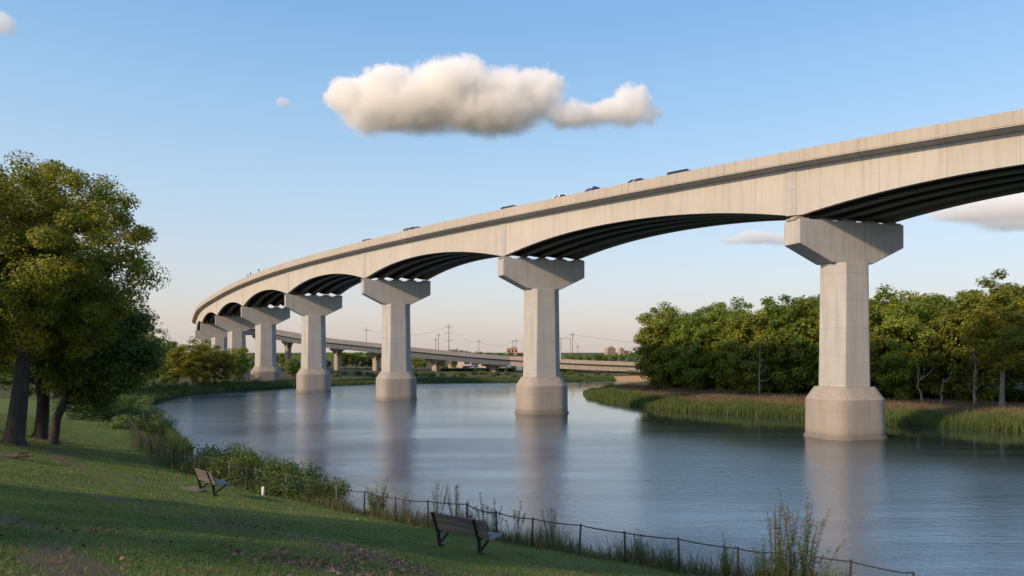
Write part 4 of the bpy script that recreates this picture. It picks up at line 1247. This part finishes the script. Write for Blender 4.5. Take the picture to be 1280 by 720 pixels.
weeds = [make_weed(120, 1.9, 12, .55, 60, .13, LEAF_WEED, True), make_weed(121, 1.5, 18, .5, 40, .16, LEAF_WEED), make_weed(122, 1.45, 9, .4, 34, .10, LEAF_DRY, True), make_weed(123, 2.3, 14, .9, 70, .12, LEAF_WEED, True, (.12, 0)), make_weed(124, 1.2, 26, .45, 22, .20, LEAF_WEED)]
def place_weed(k, px, ex, s, label, rz=None):
    b = beyond_fence(px, ex)
    return place_tree('tall_weed', weeds[k], b, random.uniform(0, 6.28) if rz is None else rz, s, label, cat='weed', group='tall weeds along the fence', parts=('stems', 'leaves', 'blossom'))  # the third part is the dry seed heads
place_weed(4, 471, .3, 1.25, 'bright green clump of broad leaved weed at the fence, above the first reflection')
place_weed(1, 464, .5, .8, 'small weed clump just left of the bright green one')
place_weed(2, 505, .6, 1.0, 'dry seed headed weed right of the bright green clump')
place_weed(0, 546, .8, .95, 'weed with seed heads just left of the nearer bench')
place_weed(0, 570, .9, 1.0, 'taller seeding weed right behind the nearer bench back')
place_weed(2, 608, .7, 1.15, 'brown seeding weed right of the nearer bench')
place_weed(2, 618, .4, 1.0, 'brown weed clump second to the right of the nearer bench')
place_weed(2, 644, .5, 1.05, 'lone dark weed spike between the bench and the second reflection')
place_weed(1, 352, 1.6, 1.3, 'thin twiggy weed rising from the dark thicket')
place_weed(2, 204, 1.0, 1.2, 'thin weed against the water at the far end of the fence')
place_weed(2, 222, 1.2, 1.3, 'slender seeding weed against the water near the far bench')
place_weed(1, 800, .3, .8, 'reddish low weed at the foot of the fence on the right')
place_weed(4, 835, .4, .7, 'green weed tuft by the post near the lower edge')
place_weed(1, 905, .3, .9, 'tangled weed where the fence leaves the frame')
place_weed(3, 1003, 1.0, 1.25, 'tallest seeding weed rising before the nearest pier reflection', .4)
place_weed(0, 972, 1.1, 1.3, 'tall weed with drooping tips left of the tallest one')
place_weed(1, 985, .6, 1.1, 'leafy weed at the foot of the two tallest weeds')
place_weed(4, 965, .6, .9, 'bright tuft left of the two tallest weeds')
place_weed(1, 1012, .9, 1.25, 'broad bushy weed at the base of the tallest seeding weed')
place_weed(0, 990, .8, 1.2, 'leafy seeding weed between the two tallest weeds')
place_weed(1, 955, .9, 1.0, 'leafy weed left of the bright tuft near the lower edge')
place_weed(1, 1040, .8, .8, 'low leafy weed right of the broad bushy one')
place_weed(2, 480, .5, 1.0, 'pale dry stalks right against the bright green clump')
place_weed(0, 690, .5, .8, 'low weed at the fence under the second pier reflection')
place_weed(1, 585, .7, .9, 'leafy weed hidden partly by the nearer bench')
place_weed(4, 1055, .9, .8, 'green tuft right of the tallest weed at the lower edge')
place_weed(2, 1180, 1.2, .8, 'sparse dry weed against the water near the lower right')
place_weed(2, 1235, 1.6, .9, 'sparse dry weed nearest the lower right corner')
# wild grass strip under the fence
FX = np.array([[p.x, p.y] for p in FPTS])
P, r = scatter(900000, (-45, 26), (11, 66), lambda P, s, r: near_side(P) & (s > .1) & (s < 4.0) & (np.abs(P[:, 0] / P[:, 1]) < .8) & (r.random(len(P)) < np.clip(900 / P[:, 1] ** 2, .1, 1) * np.exp(-((s - 2.2) / 1.3) ** 2)), 31)
P = P[:70000]; k = r.random(len(P)); hg = r.uniform(.12, .62, len(P)) * (1.0 + .75 * vnoise(P[:, :2], 1.6, 8)) * (.75 + .5 * (vnoise(P[:, :2], 5, 9) > 0))
hg = np.maximum(hg, .08)
a = k < .62; V, F = blades(P[a], hg[a], np.full(a.sum(), .014), r, .4); stuff_obj('wild_grass', V, F, LEAF_REED, 'rough green grass under the fence', 'wild grass')
a = ~a; V, F = blades(P[a], hg[a] * 1.05, np.full(a.sum(), .012), r, .4); stuff_obj('dry_stalks', V, F, LEAF_DRY, 'dry brown stalks under the fence', 'dry stalks')
# the mown lawn
n = 700000; r = np.random.default_rng(33); D = 4.5 * (62 / 4.5) ** r.random(n); az = r.uniform(-.76, .62, n); P = np.stack([az * D, D], 1); s = river_sd(P)
pa = P @ np.array([[math.cos(R(36)), -math.sin(R(36))], [math.sin(R(36)), math.cos(R(36))]]).T
thin = vnoise(pa * np.array([.4, 1]), 1.7, 12) * .6 + vnoise(pa * np.array([.4, 1]), .6, 13) * .4
k = near_side(P) & (s > 2.9) & (r.random(n) < np.clip(.75 - thin * .8 - 1.1 * worn_mask(P), .10, 1)); P = P[k]; D = D[k]
P3 = np.concatenate([P, ground_h(P)[:, None]], 1)
V, F = blades(P3, r.uniform(.018, .05, len(P3)) * (1 + D * .010), .0035 + .0005 * D, r, .9)
LAWN = leaf_mat('lawn_blade', [(.056, .09, .02), (.095, .15, .034), (.135, .18, .047), (.20, .185, .083)], clump=.8)
stuff_obj('lawn_grass', V, F, LAWN, 'short mown lawn grass with worn patches', 'lawn')
# fallen leaves, gathered in drifts
n = 130000; D = 4.5 * (45 / 4.5) ** r.random(n); az = r.uniform(-.74, .6, n); P = np.stack([az * D, D], 1); s = river_sd(P)
dn = vnoise(P, 2.3, 15) * .6 + vnoise(P, .7, 16) * .6
k = near_side(P) & (s > 3.0) & (r.random(n) < np.clip(.02 + (dn - .2) * .6 + .12 * worn_mask(P), .014, .8) * np.clip(12 / D, .15, 1)); P = P[k]
P3 = np.concatenate([P, ground_h(P)[:, None] + .045], 1); nn = r.normal(size=(len(P), 3)) * .5 + np.array([0, 0, 1])
L_ = r.uniform(.04, .10, len(P)); V, F = leaf_quads(P3, nn, L_, L_ * r.uniform(.55, .9, len(P)), r)
FALLEN = leaf_mat('fallen_leaf', [(.07, .038, .02), (.15, .085, .045), (.24, .155, .09), (.34, .26, .18)], trans=.1)
stuff_obj('fallen_leaves', V, F, FALLEN, 'fallen brown leaves scattered on the lawn', 'fallen leaves')

# ---- traffic on the bridge
def on_deck(px, off):
    best = None
    for i in range(len(LINE.p) - 130):
        q = LINE.at(i, off, 0); x = 640 + FPX * q.x / q.y if q.y > 5 else 9e9
        if best is None or abs(x - px) < best[0]: best = (abs(x - px), i)
    i = best[1]; q = LINE.at(i, off, -.737); t = LINE.p[i + 1] - LINE.p[i - 1]
    return q, math.atan2(t.y, t.x), math.asin(t.z / t.length)
P_DK = car_paint('paint_dark_blue', (.018, .028, .045)); P_BLK = car_paint('paint_black', (.015, .017, .02)); P_W = car_paint('paint_white', (.62, .63, .65)); P_BL = car_paint('paint_blue', (.025, .05, .25)); P_GR = car_paint('paint_grey', (.10, .13, .16))
GC = 'cars driving over the bridge'
cars = [('suv', P_DK, 860, 'dark blue car on the deck, nearest to the camera of the bridge traffic', False), ('sedan', P_GR, 806, 'dark grey saloon on the deck, second behind the dark blue one', False), ('sedan', P_BL, 750, 'blue patrol car with a red and blue roof lamp on the deck', True),
        ('sedan', P_W, 709, 'white saloon mostly hidden by the parapet', False), ('suv', P_GR, 645, 'grey tall car on the deck over the second pier', False), ('van', P_W, 521, 'white and dark windowed van on the deck left of the third pier', False), ('suv', P_BLK, 465, 'black car on the deck, farthest of the bridge traffic', False)]
for kind, paint, px, lab, bar in cars:
    c = make_car(kind, paint, lab, GC, bar); q, az, pit = on_deck(px, 3.9 if kind == 'sedan' else 2.6)
    c.location = q; c.rotation_euler = (0, -pit, az + math.pi)
# little posts on the parapet by the bend
for px, h in ((310.5, .45), (313.5, .7), (322.8, .65)):
    best = min(range(len(LINE.p) - 60), key=lambda i: abs(640 + FPX * LINE.at(i, HW - .14, 0).x / max(1, LINE.at(i, HW - .14, 0).y) - px) if LINE.at(i, HW, 0).y > 10 else 9e9)
    m = MB(); m.tube([(0, 0, 0), (0, 0, h)], .06, 6); m.box((0, 0, h * .72), (.24, .1, .34)); o = m.build('parapet_post', M_STEEL); o.location = LINE.at(best, HW - .14, -.01)
    tag(o, {310.5: 'thin short dark post on the parapet near the bend, leftmost of three', 313.5: 'dark post on the parapet near the bend, middle of three', 322.8: 'dark post on the parapet near the bend, set apart to the right'}[px], 'post', 'posts on the parapet')

# ---- the far bank beyond the viaduct
far_tree = [make_tree(130 + k, (0, 0, 0), (0, 0, 5.6), (3.8, 3.8, 4.3), 46, 70, .52, 1.0, .2, (LEAF_WOOD, LEAF_GOLD, LEAF_DARK)[k], BARK, low=-.98, name='far_tree') for k in range(3)]
GF = 'trees on the far bank'
fb = [(385, 282, 446, 2), (398, 290, 444, 0), (410, 284, 450, 2), (432, 283, 440, 1), (446, 288, 440, 0), (458, 283, 444, 2), (466, 290, 446, 2), (520, 280, 446, 1), (530, 285, 450, 0), (552, 300, 446, 0), (566, 290, 449, 2), (574, 300, 451, 2), (582, 298, 452, 0), (498, 285, 446, 0), (340, 290, 440, 2), (352, 300, 442, 0), (372, 288, 452, 0)]
for i, (px, D, ty, k) in enumerate(fb):
    tree_to(far_tree[k], 9.6, px, D, ty, '%s small tree beyond the viaduct arches, counting from the bend' % ['dark', 'green', 'dark green', 'golden orange', 'green', 'dark', 'bushy dark', 'orange', 'green', 'plain green', 'dark', 'dark', 'green', 'green', 'dark', 'green', 'green'][i], group=GF, wid=1.25)
ft = [(560, 520, 437), (572, 540, 436), (584, 530, 438), (598, 560, 439), (612, 540, 440), (625, 560, 441), (638, 540, 440), (650, 530, 441)] + [(715 + 10.5 * i, 430 + (i * 37) % 60, 444.5 + ((i * 7) % 5) * .5) for i in range(12)] + [(842, 600, 440), (855, 600, 441), (870, 600, 440), (748, 430, 442.0)]
for i, (px, D, ty) in enumerate(ft):
    tree_to(far_tree[2], 9.6, px, D, ty, 'distant green tree on the skyline above the viaduct', group='distant trees on the skyline', wid=1.5)
# distant wood closing the plain (one mass)
n = 9000; r = np.random.default_rng(51); az = r.uniform(-1.0, 1.0, n); D = r.uniform(640, 900, n); P = np.stack([az * D, D, ground_h(np.stack([az * D, D], 1)) + r.random(n) ** .8 * (3.2 + 1.5 * vnoise(np.stack([az * 300, az * 0], 1), 9, 3))], 1)
S_ = r.uniform(2, 4.5, n); V, F = leaf_quads(P, r.normal(size=(n, 3)), S_, S_ * .8, r); stuff_obj('distant_wood', V, F, LEAF_DARK, 'far wood along the horizon', 'distant wood')

# buildings on the skyline and sheds under the viaduct
SK = 1200
def sky_block(px0, px1, top, name, label, wall, rz, pent=None, floors=6, bays=6, D=SK):
    x0 = (px0 - 640) / FPX * D; x1 = (px1 - 640) / FPX * D; z = EYE - (top - HY) * D / FPX; W = x1 - x0
    g = gz((x0 + x1) / 2, D)
    return block(name, ((x0 + x1) / 2, D, g), rz, W, W * .8, z - g, wall, label, 'building', floors, bays, pent)
sky_block(757, 767, 435, 'tower_block', 'broad tan tower block with a roof penthouse on the skyline', (.36, .24, .18), R(22), (0, 9, 8, 3.2), 7, 5) if False else None
sky_block(757, 768, 435.5, 'tower_block', 'broad tan tower block with a roof penthouse on the skyline', (.38, .25, .18), R(20), (1, 8, 7, 3.0), 7, 5)
sky_block(773, 779.5, 436, 'tower_block', 'pale pink tower block, middle of the skyline towers', (.52, .38, .30), R(24), (-.5, 4, 4, 2.6), 7, 3)
sky_block(781, 785, 438.5, 'tower_block', 'small dark tower block at the right of the skyline towers', (.20, .15, .14), R(24), None, 6, 2)
block('shed', at_px(640, 560), R(5), 8, 8, 8.4, (.40, .26, .17), 'small brown brick building above the viaduct left of the second pier', 'building', 2, 3, (1, 3, 3, 1.2))
def gnd(px, D, dz=0): q = at_px(px, D); q.z += dz; return q
block('shed', gnd(588, 300), R(-12), 16, 10, 5.6, (.45, .33, .26), 'tan shed behind the cars under the viaduct', 'shed', 1, 3, None, True)
block('shed', gnd(637, 278), R(-10), 11, 8, 5.0, (.16, .19, .24), 'slate blue shed beside the second pier under the viaduct', 'shed', 1, 2, None, True)
block('shed', gnd(655, 285), R(-8), 13, 8, 4.8, (.42, .26, .16), 'orange brown shed with a dark doorway behind the second pier', 'shed', 1, 3, None, True)
block('shed', gnd(775, 275), R(8), 12, 8, 2.4, (.13, .05, .04), 'dark red barn under the right end of the viaduct', 'barn', 1, 3, None, True)
block('shed', gnd(738, 300), R(4), 26, 10, 2.6, (.05, .075, .065), 'long dark green shed behind the parked cars', 'shed', 1, 6, None, True)
block('shed', gnd(812, 268), R(4), 7, 6, 4.6, (.5, .36, .28), 'small pale pink house partly hidden by the right bank trees', 'house', 1, 2, None, True)
# parked cars on the far bank
park = make_car('sedan', car_paint('paint_navy', (.03, .04, .10)), 'x', 'cars parked under the viaduct')
spots = [(712, 262, 'navy parked car, leftmost of the row right of the second pier'), (722, 263, 'navy parked car second in the row right of the second pier'), (732, 261, 'navy parked car third in the row right of the second pier'), (743, 262, 'navy parked car, last but one of the row near the thin columns'), (752, 264, 'navy parked car at the end of the row near the thin columns')]
for i, (px, D, lab) in enumerate(spots):
    o = park if i == 0 else copy_tree(park); o.location = gnd(px, D); o.rotation_euler = (0, 0, R((95, 80, 10, 175, 90)[i])); o['label'] = lab
pw = make_car('suv', car_paint('paint_white', (.62, .63, .65)), 'x', 'white cars parked beyond the viaduct')
for i, (px, D, lab) in enumerate([(595, 272, 'white parked car left of the viaduct pier near the second tall pier'), (581, 268, 'white parked car, left one of the pair by the dark hedge'), (585.5, 268.5, 'white parked car, right one of the pair by the dark hedge')]):
    o = pw if i == 0 else copy_tree(pw); o.location = gnd(px, D, (1.2 if i == 0 else .5)); o.rotation_euler = (0, 0, R((12, 100, 80)[i])); o['label'] = lab
    o.location.z = gnd(px, D).z
# dark hedges and bushes on the far bank
for i in range(34):
    px = 388 + i * 11.2
    if px > 758: break
    px = px + rd.uniform(-4, 4); D = 200 + rd.uniform(0, 26)
    while river_sd(np.array([[(px - 640) / FPX * D, D]]))[0] < 2.5: D += 1
    place_bush((bush + bush[:1] + bushg[:1])[i % 4], at_px(px, D), rd.uniform(.55, 1.05), 'low bush on the far bank before the viaduct', 'bushes on the far bank')
for i in range(14):
    px = 556 + i * 6.5; D = 262
    place_bush(bush[i % 2], at_px(px, D), (1.3, 1.0, .85), 'section of dark hedge under the viaduct left of the second pier', 'hedge bushes under the viaduct')
for i in range(5):
    place_bush(bushg[i % 3], at_px(790 + i * 5, 226 + i), (1.4, 1.2, .9), 'yellowish bush behind the sandy shore', 'bushes behind the sand')
# poles
poles = [(458, 430, 409, .16, [(-2.0, 3)], 'slim pole right of the fourth tall pier', False), (544.5, 470, 423, .2, [(-1, 2)], 'short pole left of the tall lattice armed pole', False), (548, 470, 416, .22, [(-1.5, 2.4)], 'plain pole just left of the tallest armed pole', False), (561, 480, 405, .30, [(-2, 5), (-6, 6), (-11, 5)], 'tallest pole with several crossarms between third and second piers', True),
         (598.5, 600, 425, .25, [(-1, 3)], 'lone short pole midway between two tall piers', False), (641, 620, 425, .22, [(-1, 3)], 'faint pole left of two beside the second tall pier', False), (645, 620, 424, .25, [(-1, 3)], 'faint pole right of two beside the second tall pier', False), (715.5, 440, 416, .22, [(-1, 3)], 'tall pole right of the second tall pier', False), (722.5, 560, 432, .2, [(-1, 2)], 'short pole right of the tall pole by the second pier', False)]
ptop = {}
for px, D, ty, rr, arms, lab, st in poles:
    q = at_px(px, D); H = EYE - (ty - HY) * D / FPX - q.z
    utility_pole(q, H, [(H + a, w) for a, w in arms], rr, lab, st); ptop[px] = q + Vector((0, 0, H - 1.2))
GCB = 'power cables behind the viaduct'
for a, b, sg, lab in [(458, 561, 5, 'long sagging cable from the slim pole to the tallest armed pole'), (561, 598.5, 4, 'cable from the tallest armed pole to the lone short pole'), (598.5, 645, 4, 'cable from the lone short pole to the pole beside the second pier'), (645, 715.5, 3, 'cable passing behind the second tall pier'), (715.5, 722.5, 1, 'short cable between the two poles right of the second pier')]:
    cable(ptop[a], ptop[b], sg, .05, lab, GCB)
q = ptop[715.5]; e = wpt(1000, 470, 432); cable(q, e, 4, .05, 'cable running from the tall pole toward the right bank wood', GCB)
# steel frame right of the second pier
root = empty('steel_frame', at_px(703, 500), 0, 'tall open steel frame with a pale panel beside the second tall pier', 'frame')
m = MB(); H = 15.5
for x in (-4, -1.0, 5.5): m.bar((x, 0, -.5), (x, 0, H), .3, .3)
m.bar((-4, 0, H - .15), (5.5, 0, H - .15), .3, .3); m.build('frame', M_POLES, root)
m = MB(); m.box((-2.5, 0, H * .5), (2.6, .5, H - .5)); m.build('panel', simple('pale_panel', (.42, .45, .52), .7, .1, 1), root)
# ------------------------------------------------------------------ render settings
SC.view_settings.view_transform = 'Standard'; SC.view_settings.look = 'None'
SC.view_settings.exposure = 0.86; SC.view_settings.gamma = 1.0
SC.view_settings.use_curve_mapping = False
cy = SC.cycles
cy.use_denoising = True
cy.max_bounces = 12; cy.diffuse_bounces = 3; cy.glossy_bounces = 3; cy.transmission_bounces = 3; cy.volume_bounces = 10; cy.transparent_max_bounces = 8
cy.caustics_reflective = False; cy.caustics_refractive = False
cy.sample_clamp_indirect = 6
